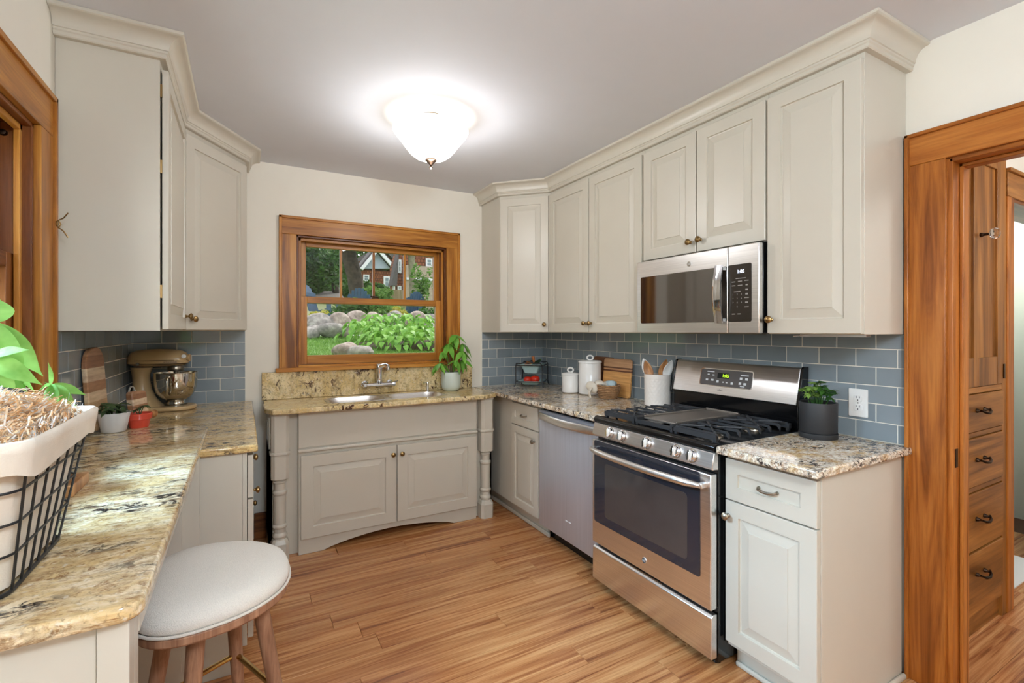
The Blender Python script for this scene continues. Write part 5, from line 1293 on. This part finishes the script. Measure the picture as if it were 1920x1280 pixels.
pth = [(-.545, 1.412, ZN+.250), (-.545, 1.425, ZN+.295), (-.53, 1.43, ZN+.312), (-.48, 1.435, ZN+.312), (-.43, 1.435, ZN+.300), (-.395, 1.43, ZN+.280), (-.380, 1.412, ZN+.250)]
obj('handle', MB().tube(pth, .0045, 8), 'wire', bk, smooth=60)
# shredded paper
def papermat():
    n_ = NT('shredded_paper'); n_.set(.8)
    at = n_.n('ShaderNodeAttribute', attribute_name='tint'); 
    n_.col(n_.ramp(at.outputs['Fac'], [(0, lin(236, 184, 130)), (.40, lin(250, 214, 170)), (.62, lin(252, 232, 206)), (.72, lin(248, 244, 240)), (1, lin(250, 248, 246))])); return n_.m
M['paper'] = papermat()
vs = []; fs = []; tint = []
rnd = random.Random(8)
def mound(x, y):
    u_ = (x+.435)/.135; w_ = (y-1.205)/.195; return ZN+.232+.082*max(0, 1-u_*u_*.8)*max(0, 1-w_*w_*.85)
for i in range(6000):
    x, y = rnd.uniform(-.555, -.312), rnd.uniform(1.022, 1.392)
    z = mound(x, y)-rnd.uniform(0, .022); a = rnd.uniform(0, PI*2); L_ = rnd.uniform(.025, .07); wd = rnd.uniform(.0008, .0016); tn = rnd.random(); b = len(vs); c_ = rnd.uniform(-30, 30); lift = rnd.uniform(-.2, .5)
    px, py, pz = x, y, z
    for k in range(5):
        dx, dy = math.cos(a), math.sin(a); zz = pz+.006*math.sin(k*1.7+i)
        vs += [(px-dy*wd, py+dx*wd, zz), (px+dy*wd, py-dx*wd, zz+.0015)]; px += dx*L_/4; py += dy*L_/4; px = min(max(px, -.562), -.306); py = min(max(py, 1.015), 1.398); pz = max(pz+lift*L_/4, mound(px, py)-.03) if k else pz; a += c_*L_/4
        tint += [tn, tn]
    for k in range(4): q = b+2*k; fs.append((q, q+1, q+3, q+2))
cv = MB().add(vs, fs)
# a base cushion below the strips
g_ = 14; b = len(cv.v)
for i in range(g_+1):
    for j in range(g_+1):
        x, y = -.555+.243*i/g_, 1.025+.365*j/g_; cv.v.append((x, y, mound(x, y)-.010)); tint.append(.5)
for i in range(g_):
    for j in range(g_): q = b+i*(g_+1)+j; cv.f.append((q, q+g_+1, q+g_+2, q+1))
sp_ = obj('shredded_paper', cv, 'paper', None, smooth=0)
if len(sp_.data.vertices) == len(tint):
    at = sp_.data.attributes.new('tint', 'FLOAT', 'POINT'); at.data.foreach_set('value', tint)
tag(sp_, 'tan and white shredded paper filling the wire basket', 'shredded paper', kind='stuff')

# ------------------------------------------------------------------ plant behind the basket
tag(obj('plant_stand', MB().box(-.535, -.388, 1.640, 1.790, ZN-.0004, ZN+.030), 'spoonwood', None, .003), 'square wooden block on the counter just past the wire basket', 'plant stand')
np_ = thing('potted_plant', 'bright green large-leaved plant by the side window behind the basket', 'potted plant', (-.462, 1.715, ZN+.03))
mb = MB(); mb.lathe([(.046, ZN+.0305), (.050, ZN+.034), (.062, ZN+.135), (.060, ZN+.139), (.055, ZN+.136), (.054, ZN+.12)], (-.462, 1.715, 0), 32); obj('pot', mb, 'matteblack', np_, smooth=50)
mb = MB(); mb.lathe([(.055, ZN+.122), (0, ZN+.126)], (-.462, 1.715, 0), 18); obj('soil', mb, 'soil', np_)
big = [mesh_of('leaf', leaf_mb(.20, .070, .22, .18, 12, .78), 'leaf_bright', 60), mesh_of('leaf', leaf_mb(.13, .048, .22, .14, 11, .78), 'leaf_bright', 60)]
def nleaf(hub, tip, m_, roll=0.0):
    h_, t_ = Vector(hub), Vector(tip); d_ = t_-h_; L0 = .20 if m_ == 0 else .13; s_ = d_.length/L0
    inst('leaf', big[m_], np_, h_, (roll, -math.atan2(d_.z+.10*d_.length, math.hypot(d_.x, d_.y)), math.atan2(d_.y, d_.x)), (s_, s_, s_))
h1 = at_y(-14, 606, 1.60); h2 = at_y(93, 722, 1.62); h3 = at_y(-18, 668, 1.55)
sb_ = (-.462, 1.715, ZN+.12)
for hb_ in (h1, h2, h3):
    m_ = Vector(sb_).lerp(hb_, .5)+Vector((0, 0, .03)); stalk(np_, [sb_, m_, hb_], [.006, .004, .0028], 'leaf_mid')
for tx, ty_, Y_, m_, rl in ((46, 640, 1.62, 0, .9), (70, 705, 1.58, 0, 1.1), (52, 668, 1.70, 1, .9), (30, 735, 1.55, 0, .8), (68, 690, 1.72, 1, 1.0), (-90, 560, 1.6, 0, .6), (5, 556, 1.75, 1, .3)): nleaf(h1, at_y(tx, ty_, Y_), m_, rl)
for tx, ty_, Y_, m_, rl in ((62, 725, 1.50, 0, 1.2), (44, 655, 1.5, 0, .9), (74, 735, 1.60, 1, .7), (20, 760, 1.52, 0, 1.0), (-80, 760, 1.55, 0, .6)): nleaf(h3, at_y(tx, ty_, Y_), m_, rl)
for tx, ty_, Y_, m_, rl in ((98, 678, 1.64, 1, 1.35), (158, 741, 1.60, 1, .75), (62, 738, 1.56, 1, .9), (136, 764, 1.57, 1, .9), (102, 768, 1.54, 1, .9), (120, 735, 1.75, 1, .4)): nleaf(h2, at_y(tx, ty_, Y_), m_, rl)

# ------------------------------------------------------------------ bar stool
SXC, SYC, SZ = -.075, 1.665, .655
so = thing('bar_stool', 'bar stool with oatmeal fabric seat and splayed brown wooden legs', 'stool', (SXC, SYC, 0))
M['boucle'] = plain('oatmeal_fabric', (232, 225, 214), .95, var=.07, scale=420, bump=1.0, bscale=420)
M['stoolwood'] = wood('brown_ash', (124, 86, 64), (164, 120, 92), (188, 146, 116), 'z', rough=.5, scale=1.6)
RS = math.radians(-18)
def seat_loop(rx, ry, n_=48, e=2.35):
    out = []
    for i in range(n_):
        a = 2*PI*i/n_; c_, s_ = math.cos(a), math.sin(a); x = rx*math.copysign(abs(c_)**(2/e), c_); y = ry*math.copysign(abs(s_)**(2/e), s_)*(1-.16*x/rx)
        out.append((SXC+x, SYC+y))
    return out
vs = []; fs = []; n = 48; lv = [(.0, .955), (.006, .985), (.014, 1.0), (.026, .995), (.040, .955), (.052, .86), (.060, .70), (.064, .48), (.066, .24)]
for z, k in lv: vs += [(p[0], p[1], SZ-.034+z) for p in seat_loop(.198*k, .232*k)]
for k in range(len(lv)-1):
    for i in range(n): j = (i+1) % n; fs.append((k*n+i, k*n+j, (k+1)*n+j, (k+1)*n+i))
fs += [tuple(range(n-1, -1, -1)), tuple(range((len(lv)-1)*n, len(lv)*n))]
st_ = obj('cushion', MB().add(vs, fs), 'boucle', so, smooth=60)
obj('piping', MB().tube([(p[0], p[1], SZ-.030) for p in seat_loop(.199, .233)], .0038, 6, close=True), 'boucle', st_, smooth=60)
obj('seat_rim', MB().prism(seat_loop(.196, .230), SZ-.062, SZ-.0345), 'stoolwood', so, .006)
feet = []
for ang in (252, 342, 72, 162):
    a = math.radians(ang); ca, sa = math.cos(a), math.sin(a)
    tp = (SXC+.115*ca, SYC+.135*sa, SZ-.055); ft_ = (SXC+.215*ca, SYC+.235*sa, .0)
    obj('leg', MB().tube([ft_, tuple((Vector(tp)*.5+Vector(ft_)*.5)), tp], [.0145, .0195, .0225], 16), 'stoolwood', so, smooth=60)
    feet.append(Vector(ft_).lerp(Vector(tp), .30/ (SZ-.055)))
for i in range(4):
    a, b = feet[i], feet[(i+1) % 4]; obj('foot_rail', MB().tube([a, b], .0085, 10), 'gold', so)
for q in feet: obj('rail_joint', MB().blob(q, .014, 1, 0, 10), 'bronze', so)
# ------------------------------------------------------------------ the garden beyond the sink window
def gmat(name, c1, c2, scale=8, rough=.9, mid=None):
    n_ = NT(name); n_.set(rough); v = n_.noise(n_.coords(), scale, 6, .65)
    st = [(.3, lin(*c1)), (.7, lin(*c2))] if mid is None else [(.3, lin(*c1)), (.5, lin(*mid)), (.7, lin(*c2))]
    n_.col(n_.ramp(v, st)); n_.bump(v, .3, .05); return n_.m
M['lawn'] = gmat('lawn_green', (78, 118, 44), (122, 160, 72), 14)
M['grassblade'] = leafmat('grass_blade', (80, 122, 46), (130, 168, 80), .6, .3)
M['earth'] = gmat('garden_soil', (66, 56, 44), (92, 80, 62), 10)
M['stone'] = gmat('grey_boulder', (96, 92, 90), (190, 182, 174), 9, .85, (146, 138, 132))
M['stone2'] = gmat('pinkish_boulder', (110, 98, 92), (204, 188, 176), 9, .85, (158, 142, 132))
M['bark'] = gmat('dark_bark', (46, 38, 32), (92, 80, 68), 9)
M['palebark'] = gmat('pale_bark', (112, 104, 84), (158, 150, 124), 6)
M['fol1'] = leafmat('tree_foliage', (38, 72, 24), (84, 128, 48), .6, .3)
M['fol2'] = leafmat('light_tree_foliage', (70, 112, 40), (128, 168, 76), .6, .3)
M['hosta'] = leafmat('hosta_leaf', (92, 150, 52), (156, 204, 92), .45, .3)
M['yellow'] = leafmat('yellow_shrub', (150, 150, 40), (206, 196, 80), .6, .3)
M['chair_blue'] = plain('slate_blue_resin', (62, 88, 116), .5, var=.05)
def gz_(Y): return 1.03+max(0, Y-5)*.072 if Y < 8.9 else 1.50
gr_ = MB(); vs = []; fs = []
ys = [3.78, 5, 6, 7, 8, 8.6]
for y in ys: vs += [(-8, y, gz_(y)-.0), (14, y, gz_(y))]
for i in range(len(ys)-1): fs.append((2*i, 2*i+1, 2*i+3, 2*i+2))
lawn = struct(obj('ground_lawn', MB().add(vs, fs), 'lawn'), 'green lawn sloping up outside the sink window', 'lawn')
vs = [(-30, 8.6, 1.30), (40, 8.6, 1.30), (40, 8.9, 1.50), (-30, 8.9, 1.50), (40, 70, 1.55), (-30, 70, 1.55)]
struct(obj('ground_terrace', MB().add(vs, [(0,1,2,3), (3,2,4,5)]), 'lawn'), 'raised upper yard behind the boulder wall', 'yard')
struct(obj('ground_side_yard', MB().add([(-14, -8, -.25), (-.76, -8, -.25), (-.76, 3.77, -.25), (-14, 3.77, -.25)], [(0,1,2,3)]), 'lawn'), 'side yard grass below the left window', 'yard')
# grass blades on the part of the lawn in view
rnd = random.Random(4); vs = []; fs = []
for i in range(9000):
    y = rnd.uniform(5.2, 8.2); x = rnd.uniform(.4, 2.0) if rnd.random() < .8 else rnd.uniform(2, 3.6)
    z = gz_(y); a = rnd.uniform(0, PI); w_ = .004; h_ = rnd.uniform(.02, .05); lx, ly = rnd.uniform(-.02, .02), rnd.uniform(-.02, .02); b = len(vs)
    vs += [(x-w_*math.cos(a), y-w_*math.sin(a), z), (x+w_*math.cos(a), y+w_*math.sin(a), z), (x+lx, y+ly, z+h_)]; fs.append((b, b+1, b+2))
tag(obj('grass', MB().add(vs, fs), 'grassblade', None, smooth=0), 'short green grass blades on the lawn', 'grass', kind='stuff')
# boulders
def boulder(px, py, Y, w_, h_, seed, label, mat='stone'):
    q = at_y(px, py, Y); o_ = obj('boulder', MB().blob((q.x, q.y, q.z), (w_*.93, w_*.75, h_), seed, .34, 22, .8), mat, None, smooth=45, fix=True)
    tag(o_, label, 'boulder', 'boulders of the garden wall')
B = [(584, 601, 8.45, .14, .11, 'small grey boulder at the window left frame, upper row', 'stone'), (601, 607, 8.4, .20, .14, 'grey boulder under the yellow shrub, upper row', 'stone'), (637, 604, 8.4, .19, .17, 'large pinkish boulder left of the hostas, upper row', 'stone2'),
     (670, 600, 8.5, .20, .14, 'pale boulder half behind the hosta top, left part', 'stone2'), (704, 598, 8.6, .16, .12, 'tan boulder above the middle of the hostas', 'stone2'), (737, 600, 8.6, .17, .14, 'grey boulder above the hostas near the middle', 'stone'), (758, 601, 8.6, .13, .14, 'mottled upright boulder right of middle above the hostas', 'stone2'),
     (781, 601, 8.6, .16, .13, 'brownish boulder above the right hostas', 'stone2'), (804, 603, 8.6, .16, .12, 'grey boulder at the right frame, upper row', 'stone'), (806, 614, 8.3, .17, .09, 'flat grey boulder lower at the right frame', 'stone'),
     (586, 621, 8.1, .17, .13, 'grey boulder at the left frame, lower row', 'stone'), (619, 622, 8.05, .22, .12, 'wide flat boulder in the lower row above the lawn', 'stone'), (648, 621, 8.1, .10, .11, 'small boulder beside the left hosta leaves, lower row', 'stone2'),
     (652, 659, 5.9, .16, .10, 'round boulder at the lawn edge under the hostas', 'stone2'), (676, 662, 5.75, .17, .085, 'pale flat boulder at the bed edge beside the hosta stems', 'stone')]
for i, (px, py, Y, w_, h_, lb, m_) in enumerate(B): boulder(px, py, Y, w_, h_, 31+i, lb, m_)
tag(obj('garden_bed', MB().blob((2.35, 6.9, 1.12), (1.1, .95, .14), 5, .1, 24, .9), 'earth', None, smooth=60), 'dark soil bed beneath the hostas', 'garden bed')
# hostas: broad leaves, each its own piece
rnd = random.Random(15)
hm = [mesh_of('leaf', leaf_mb(.135, .088, .25, .30+.15*k, 6, .62), 'hosta', 60) for k in range(3)]
spots = [(672, 634, 7.3, 'at the left end by the small boulder'), (700, 622, 7.7, 'in the back row left of middle'), (730, 620, 7.8, 'in the back row at the middle'), (762, 620, 7.7, 'in the back row right of middle'), (795, 622, 7.6, 'in the back row at the right end'),
         (706, 641, 6.9, 'in the middle row above the flat boulder'), (741, 641, 6.8, 'in the centre of the bed'), (778, 641, 6.8, 'in the middle row towards the right'), (812, 642, 6.8, 'behind the sink plant at the right frame'),
         (722, 654, 6.3, 'in the front row left'), (757, 655, 6.2, 'in the front row centre'), (795, 656, 6.2, 'in the front row right')]
for px, py, Y, where in spots:
    q = at_y(px, py, Y); base = Vector((q.x, q.y, q.z-.16)); hp_ = thing('hosta', 'broad-leaved green hosta '+where, 'hosta', base, 'hostas in the bed')
    for i in range(40):
        t = i/40; yaw = i*2.4+rnd.uniform(-.3, .3); el = .15+1.0*(1-t); R_ = .04+.27*t; tip = base+Vector((math.cos(yaw)*R_, math.sin(yaw)*R_, .18+.24*(1-t**1.6)+rnd.uniform(-.03, .03)))
        s_ = rnd.uniform(.75, 1.1); inst('leaf', hm[i % 3], hp_, tip, (rnd.uniform(-.3, .3), rnd.uniform(.1, .5)+.3*t, yaw), (s_, s_, s_))
    sm_ = MB()
    for i in range(7): a = i*.9; sm_.tube([base+Vector((.02*math.cos(a), .02*math.sin(a), -.02)), base+Vector((.13*math.cos(a), .13*math.sin(a), .26))], .006, 5)
    obj('stems', sm_, 'hosta', hp_)
# leafy masses
def foliage(name, c, r, n_, leaf, mat, seed, label, cat, trunk=None, kind=None, group=None, tmat='bark'):
    rnd = random.Random(seed); vs = []; fs = []; c = Vector(c)
    lumps = [(c+Vector((rnd.uniform(-.6, .6)*r[0], rnd.uniform(-.6, .6)*r[1], rnd.uniform(-.6, .6)*r[2])), rnd.uniform(.35, .6)) for _ in range(9)]
    for i in range(n_):
        lc, ls = rnd.choice(lumps); d_ = Vector((rnd.gauss(0, 1), rnd.gauss(0, 1), rnd.gauss(0, 1))).normalized()*rnd.uniform(.6, 1.0)
        q = lc+Vector((d_.x*r[0], d_.y*r[1], d_.z*r[2]))*ls
        u_ = Vector((rnd.gauss(0, 1), rnd.gauss(0, 1), rnd.gauss(0, .6))).normalized(); w_ = u_.orthogonal().normalized(); s_ = leaf*rnd.uniform(.6, 1.3); b = len(vs)
        vs += [tuple(q-u_*s_), tuple(q+w_*s_*.45), tuple(q+u_*s_), tuple(q-w_*s_*.45)]; fs.append((b, b+1, b+2, b+3))
    t_ = thing(name, label, cat, (c.x, c.y, 1.5), group); obj('foliage', MB().add(vs, fs), mat, t_, smooth=0)
    if trunk: obj('trunk', MB().tube(trunk[0], trunk[1], 12), tmat, t_, smooth=60)
    return t_
def P(px, py, Y): return at_y(px, py, Y)
foliage('leafy_tree', P(598, 500, 17), (1.15, 1.2, 1.25), 5200, .11, 'fol1', 1, 'dark green leafy tree filling the upper left panes', 'tree', ([P(632, 560, 17), P(622, 500, 17), P(615, 470, 17)], [.12, .09, .06]), group='garden trees')
foliage('leafy_tree', P(636, 515, 22), (.95, .9, 2.0), 3600, .12, 'fol2', 2, 'lighter green tree behind the dark leaning trunk', 'tree', ([Vector((P(638, 575, 22).x, 22, 1.5)), P(636, 510, 22)], [.10, .07]), group='garden trees')
q0, q1, q2, q3 = P(672, 560, 13.5), P(665, 520, 13.5), P(656, 485, 13.5), P(645, 430, 13.5)
foliage('shade_tree', P(662, 432, 13.5), (1.9, 1.4, .55), 2200, .13, 'fol1', 3, 'big shade tree with dark leaning trunk in the second pane', 'tree', ([(q0.x, q0.y, 1.45), q0, q1, q2, q3], [.26, .225, .20, .20, .18]), group='garden trees')
q0, q1 = P(775, 570, 12.5), P(770, 440, 12.5)
foliage('slender_tree', P(790, 400, 12.5), (1.2, 1.2, .7), 900, .12, 'fol2', 4, 'tree with smooth pale trunk in the right upper pane', 'tree', ([(q0.x, q0.y, 1.45), q0, q1], [.115, .095, .09]), group='garden trees', tmat='palebark')
foliage('leafy_tree', P(745, 455, 42), (7, 3, 3.5), 3000, .3, 'fol1', 12, 'distant green tree behind the gabled house', 'tree', ([Vector((P(745, 560, 42).x, 42, 1.5)), P(745, 470, 42)], [.3, .2]), group='garden trees')
foliage('shrub', P(672, 582, 9.6), (.55, .4, .22), 1500, .045, 'fol1', 5, 'dark green shrub above the left hostas', 'shrub', group='garden shrubs')
foliage('shrub', P(806, 590, 10.0), (.25, .25, .2), 700, .04, 'fol1', 6, 'small green shrub at the right edge of the lower pane', 'shrub', group='garden shrubs')
foliage('shrub', P(596, 590, 8.9), (.17, .14, .10), 700, .025, 'yellow', 7, 'small yellow shrub above the grey boulders on the left', 'shrub', group='garden shrubs')
foliage('shrub', P(752, 585, 9.1), (.20, .16, .11), 800, .025, 'yellow', 8, 'yellow and red shrub above the right boulders', 'shrub', group='garden shrubs')
foliage('shrub', P(716, 552, 12.2), (.50, .4, .24), 1300, .05, 'fol2', 9, 'loose pale shrub in front of the tan board fence', 'shrub', group='garden shrubs')
foliage('shrub', P(790, 540, 11.5), (.32, .3, .62), 1000, .05, 'fol2', 10, 'tall thin leafy shrub before the right hand house', 'shrub', group='garden shrubs')
foliage('shrub', P(722, 578, 9.5), (.45, .3, .18), 900, .035, 'fol2', 13, 'flowering green tufts above the middle boulders', 'shrub', group='garden shrubs')
foliage('hedge', P(625, 556, 20.5), (2.2, .5, .6), 5000, .2, 'fol1', 14, 'far green hedge behind the shed and left chair', 'hedge')
# adirondack chairs
def adirondack(px, py, Y, yaw, label):
    q = P(px, py, Y); R_ = Matrix.Translation((q.x, q.y, 1.505)) @ Matrix.Rotation(yaw, 4, 'Z') @ Matrix.Scale(.88, 4)
    t_ = thing('garden_chair', label, 'garden chair', (q.x, q.y, 1.505), 'blue garden chairs')
    for i in range(7):
        s_ = i-3; top = .95-.018*s_*s_; mb = MB(R_ @ Matrix.Translation((s_*.076, .22, .30)) @ Matrix.Rotation(math.radians(-16), 4, 'X')); mb.box(-.034, .034, -.009, .009, 0, top-.30); obj('back_slat', mb, 'chair_blue', t_)
    for i in range(6):
        mb = MB(R_ @ Matrix.Translation((0, -.26+.085*i, .37-.022*i))); mb.box(-.27, .27, -.036, .036, -.010, .010); obj('seat_slat', mb, 'chair_blue', t_)
    for s_ in (-1, 1):
        mb = MB(R_); mb.box(s_*.32-.06, s_*.32+.06, -.34, .30, .54, .565); obj('armrest', mb, 'chair_blue', t_)
        mb = MB(R_); mb.box(s_*.30-.02, s_*.30+.02, -.30, -.20, 0, .54); obj('leg', mb, 'chair_blue', t_)
        mb = MB(R_); mb.add([(s_*.28-.015, -.30, .36), (s_*.28+.015, -.30, .36), (s_*.28+.015, -.30, .28), (s_*.28-.015, -.30, .28), (s_*.28-.015, .42, .10), (s_*.28+.015, .42, .10), (s_*.28+.015, .46, 0), (s_*.28-.015, .46, 0)], [(0,1,2,3), (7,6,5,4), (0,4,5,1), (1,5,6,2), (2,6,7,3), (3,7,4,0)]); obj('leg', mb, 'chair_blue', t_)
    mb = MB(R_); mb.box(-.28, .28, .30, .325, .66, .74); obj('back_brace', mb, 'chair_blue', t_)
adirondack(606, 580, 10.6, math.radians(60), 'blue slatted garden chair seen side-on in the left pane')
adirondack(672, 575, 11.3, math.radians(172), 'blue slatted garden chair facing away before the leaning trunk')
adirondack(767, 575, 11.6, math.radians(-165), 'blue slatted garden chair beside the pale trunk')
adirondack(800, 580, 11.2, math.radians(-95), 'blue slatted garden chair at the right window edge')
# board fence
fc = thing('board_fence', 'tan board fence section between the chairs', 'fence', P(742, 560, 13.2))
M['fenceboard'] = wood('weathered_fence_board', (120, 104, 78), (156, 138, 106), (178, 160, 128), 'z')
a, b = P(729, 562, 13.2), P(758, 562, 13.2); zt_ = P(742, 543, 13.2).z
fm = mesh_of('board', MB().box(-.045, .045, -.012, .012, 0, zt_-1.5), 'fenceboard', 0)
for i in range(7): inst('board', fm, fc, (a.x+(b.x-a.x)*i/6, 13.2, 1.5))
obj('rail', MB().box(a.x-.05, b.x+.05, 13.215, 13.255, 1.62, 1.70), 'fenceboard', fc)
# shed on the left
M['shed'] = plain('pale_yellow_siding', (222, 214, 182), .8, var=.03)
M['shingle'] = plain('grey_roof_shingle', (128, 122, 116), .9, var=.2, scale=20)
sh = thing('garden_shed', 'low shed with grey shingle roof behind the left chair', 'shed', P(600, 560, 16))
a, b = P(545, 560, 16), P(648, 560, 16); z1 = P(600, 566, 16).z; z2 = P(600, 548, 17.3).z
obj('wall', MB().box(a.x, b.x-.15, 16, 18, 1.45, z1), 'shed', sh); obj('eave_board', MB().box(a.x-.1, b.x, 15.86, 15.9, z1-.02, z1+.08), 'white', sh)
obj('roof', MB().add([(a.x-.1, 15.85, z1+.06), (b.x, 15.85, z1+.06), (b.x, 17.2, z2+.05), (a.x-.1, 17.2, z2+.05), (b.x, 18.3, z1+.06), (a.x-.1, 18.3, z1+.06)], [(0,1,2,3), (3,2,4,5), (1,4,2), (0,3,5)]), 'shingle', sh)
# houses
def shinglemat():
    n_ = NT('cedar_shingle'); n_.set(.85)
    br = n_.n('ShaderNodeTexBrick'); br.inputs['Scale'].default_value = 1.0; br.inputs['Color1'].default_value = lin(150, 92, 62); br.inputs['Color2'].default_value = lin(118, 68, 46); br.inputs['Mortar'].default_value = lin(70, 42, 30)
    br.inputs['Mortar Size'].default_value = .012; br.inputs['Brick Width'].default_value = .13; br.inputs['Row Height'].default_value = .13
    tc = n_.n('ShaderNodeTexCoord'); sp2 = n_.n('ShaderNodeSeparateXYZ'); cb = n_.n('ShaderNodeCombineXYZ'); ad = n_.n('ShaderNodeMath', operation='ADD')
    n_.l(tc.outputs['Object'], sp2.inputs[0]); n_.l(sp2.outputs[0], ad.inputs[0]); n_.l(sp2.outputs[1], ad.inputs[1]); n_.l(ad.outputs[0], cb.inputs[0]); n_.l(sp2.outputs[2], cb.inputs[1]); n_.l(cb.outputs[0], br.inputs['Vector'])
    n_.col(br.outputs['Color']); return n_.m
M['cedar'] = shinglemat(); M['gable'] = plain('pale_blue_gable_siding', (178, 186, 204), .8, var=.03); M['trimw'] = plain('white_house_trim', (226, 226, 230), .7, var=.02)
M['housewin'] = plain('house_window_glass', (120, 134, 140), .1, var=.2)
M['roofdk'] = plain('dark_roof_shingle', (92, 86, 86), .9, var=.2, scale=14)
def house_window(par, px0, px1, py0, py1, Y):
    a, b = P(px0, py1, Y), P(px1, py0, Y); w_ = obj('window', MB().box(a.x, b.x, Y-.05, Y, a.z, b.z), 'trimw', par)
    i_ = .10*(b.z-a.z)+.03; obj('pane', MB().box(a.x+i_, b.x-i_, Y-.07, Y-.045, a.z+i_, (a.z+b.z)/2-.02), 'housewin', w_); obj('pane', MB().box(a.x+i_, b.x-i_, Y-.07, Y-.045, (a.z+b.z)/2+.02, b.z-i_), 'housewin', w_)
def tri_prism(pa, pb, pc, Y0, Y1):
    vs = [(p.x, Y0, p.z) for p in (pa, pb, pc)]+[(p.x, Y1, p.z) for p in (pa, pb, pc)]
    return MB().add(vs, [(0,1,2), (5,4,3), (0,3,4,1), (1,4,5,2), (2,5,3,0)])
YH = 26.0
hs_ = thing('gabled_house', 'cedar shingled house with pale gable in the middle panes', 'house', (P(706, 560, YH).x, YH, 1.5), 'houses beyond the yard')
a, b = P(678, 505, YH), P(732, 505, YH); ap = P(705, 474, YH)
obj('wall', MB().box(a.x, b.x, YH, YH+1.6, 1.4, a.z), 'cedar', hs_)
obj('stone_base', MB().box(a.x-.05, b.x+.05, YH-.12, YH, 1.4, P(705, 541, YH).z), 'stone', hs_)
obj('gable', tri_prism(P(680, 504, YH), P(731, 504, YH), ap, YH-.15, YH+1.5), 'gable', hs_)
def slopeboard(p0, p1, th, Y0, Y1, mat, name, par):
    d_ = Vector((p1.x-p0.x, 0, p1.z-p0.z)).normalized(); n_ = Vector((-d_.z, 0, d_.x)); n_ = n_ if n_.z > 0 else -n_
    q = [p0, p1, p1+n_*th, p0+n_*th]; vs = [(k.x, Y0, k.z) for k in q]+[(k.x, Y1, k.z) for k in q]
    obj(name, MB().add(vs, [(0,1,2,3), (7,6,5,4), (0,4,5,1), (1,5,6,2), (2,6,7,3), (3,7,4,0)]), mat, par, fix=True)
slopeboard(P(677, 508, YH), P(705.5, 473, YH), .16, YH-.5, YH-.35, 'trimw', 'barge_board', hs_); slopeboard(P(735, 508, YH), P(704.5, 473, YH), .16, YH-.5, YH-.35, 'trimw', 'barge_board', hs_)
slopeboard(P(676, 508, YH), P(705.5, 472, YH), .22, YH-.34, YH+1.2, 'roofdk', 'roof_slope', hs_); slopeboard(P(736, 508, YH), P(704.5, 472, YH), .22, YH-.34, YH+1.2, 'roofdk', 'roof_slope', hs_)
house_window(hs_, 681, 692, 515, 527, YH); house_window(hs_, 719, 731, 518, 539, YH)
YM = 29.0
h3_ = thing('back_house', 'brown gable end rising behind the pale gabled house', 'house', (P(690, 560, YM).x, YM, 1.5), 'houses beyond the yard')
obj('wall', MB().box(P(660, 500, YM).x, P(745, 500, YM).x, YM+4.5, YM+8, 1.4, P(700, 498, YM+4.5).z), 'cedar', h3_)
obj('gable', tri_prism(P(655, 499, YM+4.5), P(748, 499, YM+4.5), P(714, 470, YM+4.5), YM+4.4, YM+8), 'cedar', h3_)
slopeboard(P(650, 503, YM+4.5), P(714.5, 468, YM+4.5), .25, YM+4.0, YM+8.2, 'roofdk', 'roof_slope', h3_); slopeboard(P(752, 503, YM+4.5), P(713.5, 468, YM+4.5), .25, YM+4.0, YM+8.2, 'roofdk', 'roof_slope', h3_)
YN = 19.0
h2_ = thing('neighbour_house', 'brown shingled house with tan side behind the pale trunk', 'house', (P(780, 560, YN).x, YN, 1.5), 'houses beyond the yard')
M['tanstone'] = plain('tan_brick_side', (172, 154, 138), .85, var=.12, scale=12)
def lx(px, Y, z=2): return P(px, 560, Y).x
obj('wall', MB().box(lx(737, YN), lx(757, YN), YN, YN+.5, 1.4, P(750, 500, YN).z), 'cedar', h2_)
obj('gable', tri_prism(P(737, 501, YN), P(762, 501, YN), P(748, 462, YN), YN, YN+.5), 'cedar', h2_)
obj('roof_slope', tri_prism(P(727, 537, YN), P(738, 537, YN), P(742, 474, YN), YN-.5, YN-.02), 'roofdk', h2_)
obj('brick_wing', MB().box(lx(757, YN)+.02, lx(850, YN), YN-.25, YN+.6, 1.4, P(790, 500, YN).z), 'tanstone', h2_)
obj('upper_wall', MB().box(lx(757, YN)+.02, lx(850, YN), YN+.0, YN+.6, P(790, 500, YN).z, P(790, 455, YN).z), 'cedar', h2_)
obj('band', MB().box(lx(757, YN)+.02, lx(850, YN), YN-.32, YN-.25, P(790, 527, YN).z, P(790, 523, YN).z), 'trimw', h2_)
house_window(h2_, 746, 752, 487, 512, YN-.01); house_window(h2_, 798, 810, 485, 500, YN-.01); house_window(h2_, 745, 752, 536, 548, YN-.01)
dp = MB(); c0 = P(738.5, 512, YN-.2); c1 = P(738.5, 545, YN-.2); dp.tube([c0, c1], .05, 8); obj('downpipe', dp, 'trimw', h2_)

foliage('hedge', (-7.5, 1.5, 1.2), (1.2, 6.0, 1.6), 4000, .14, 'fol1', 44, 'green hedge across the side yard outside the left window', 'hedge')
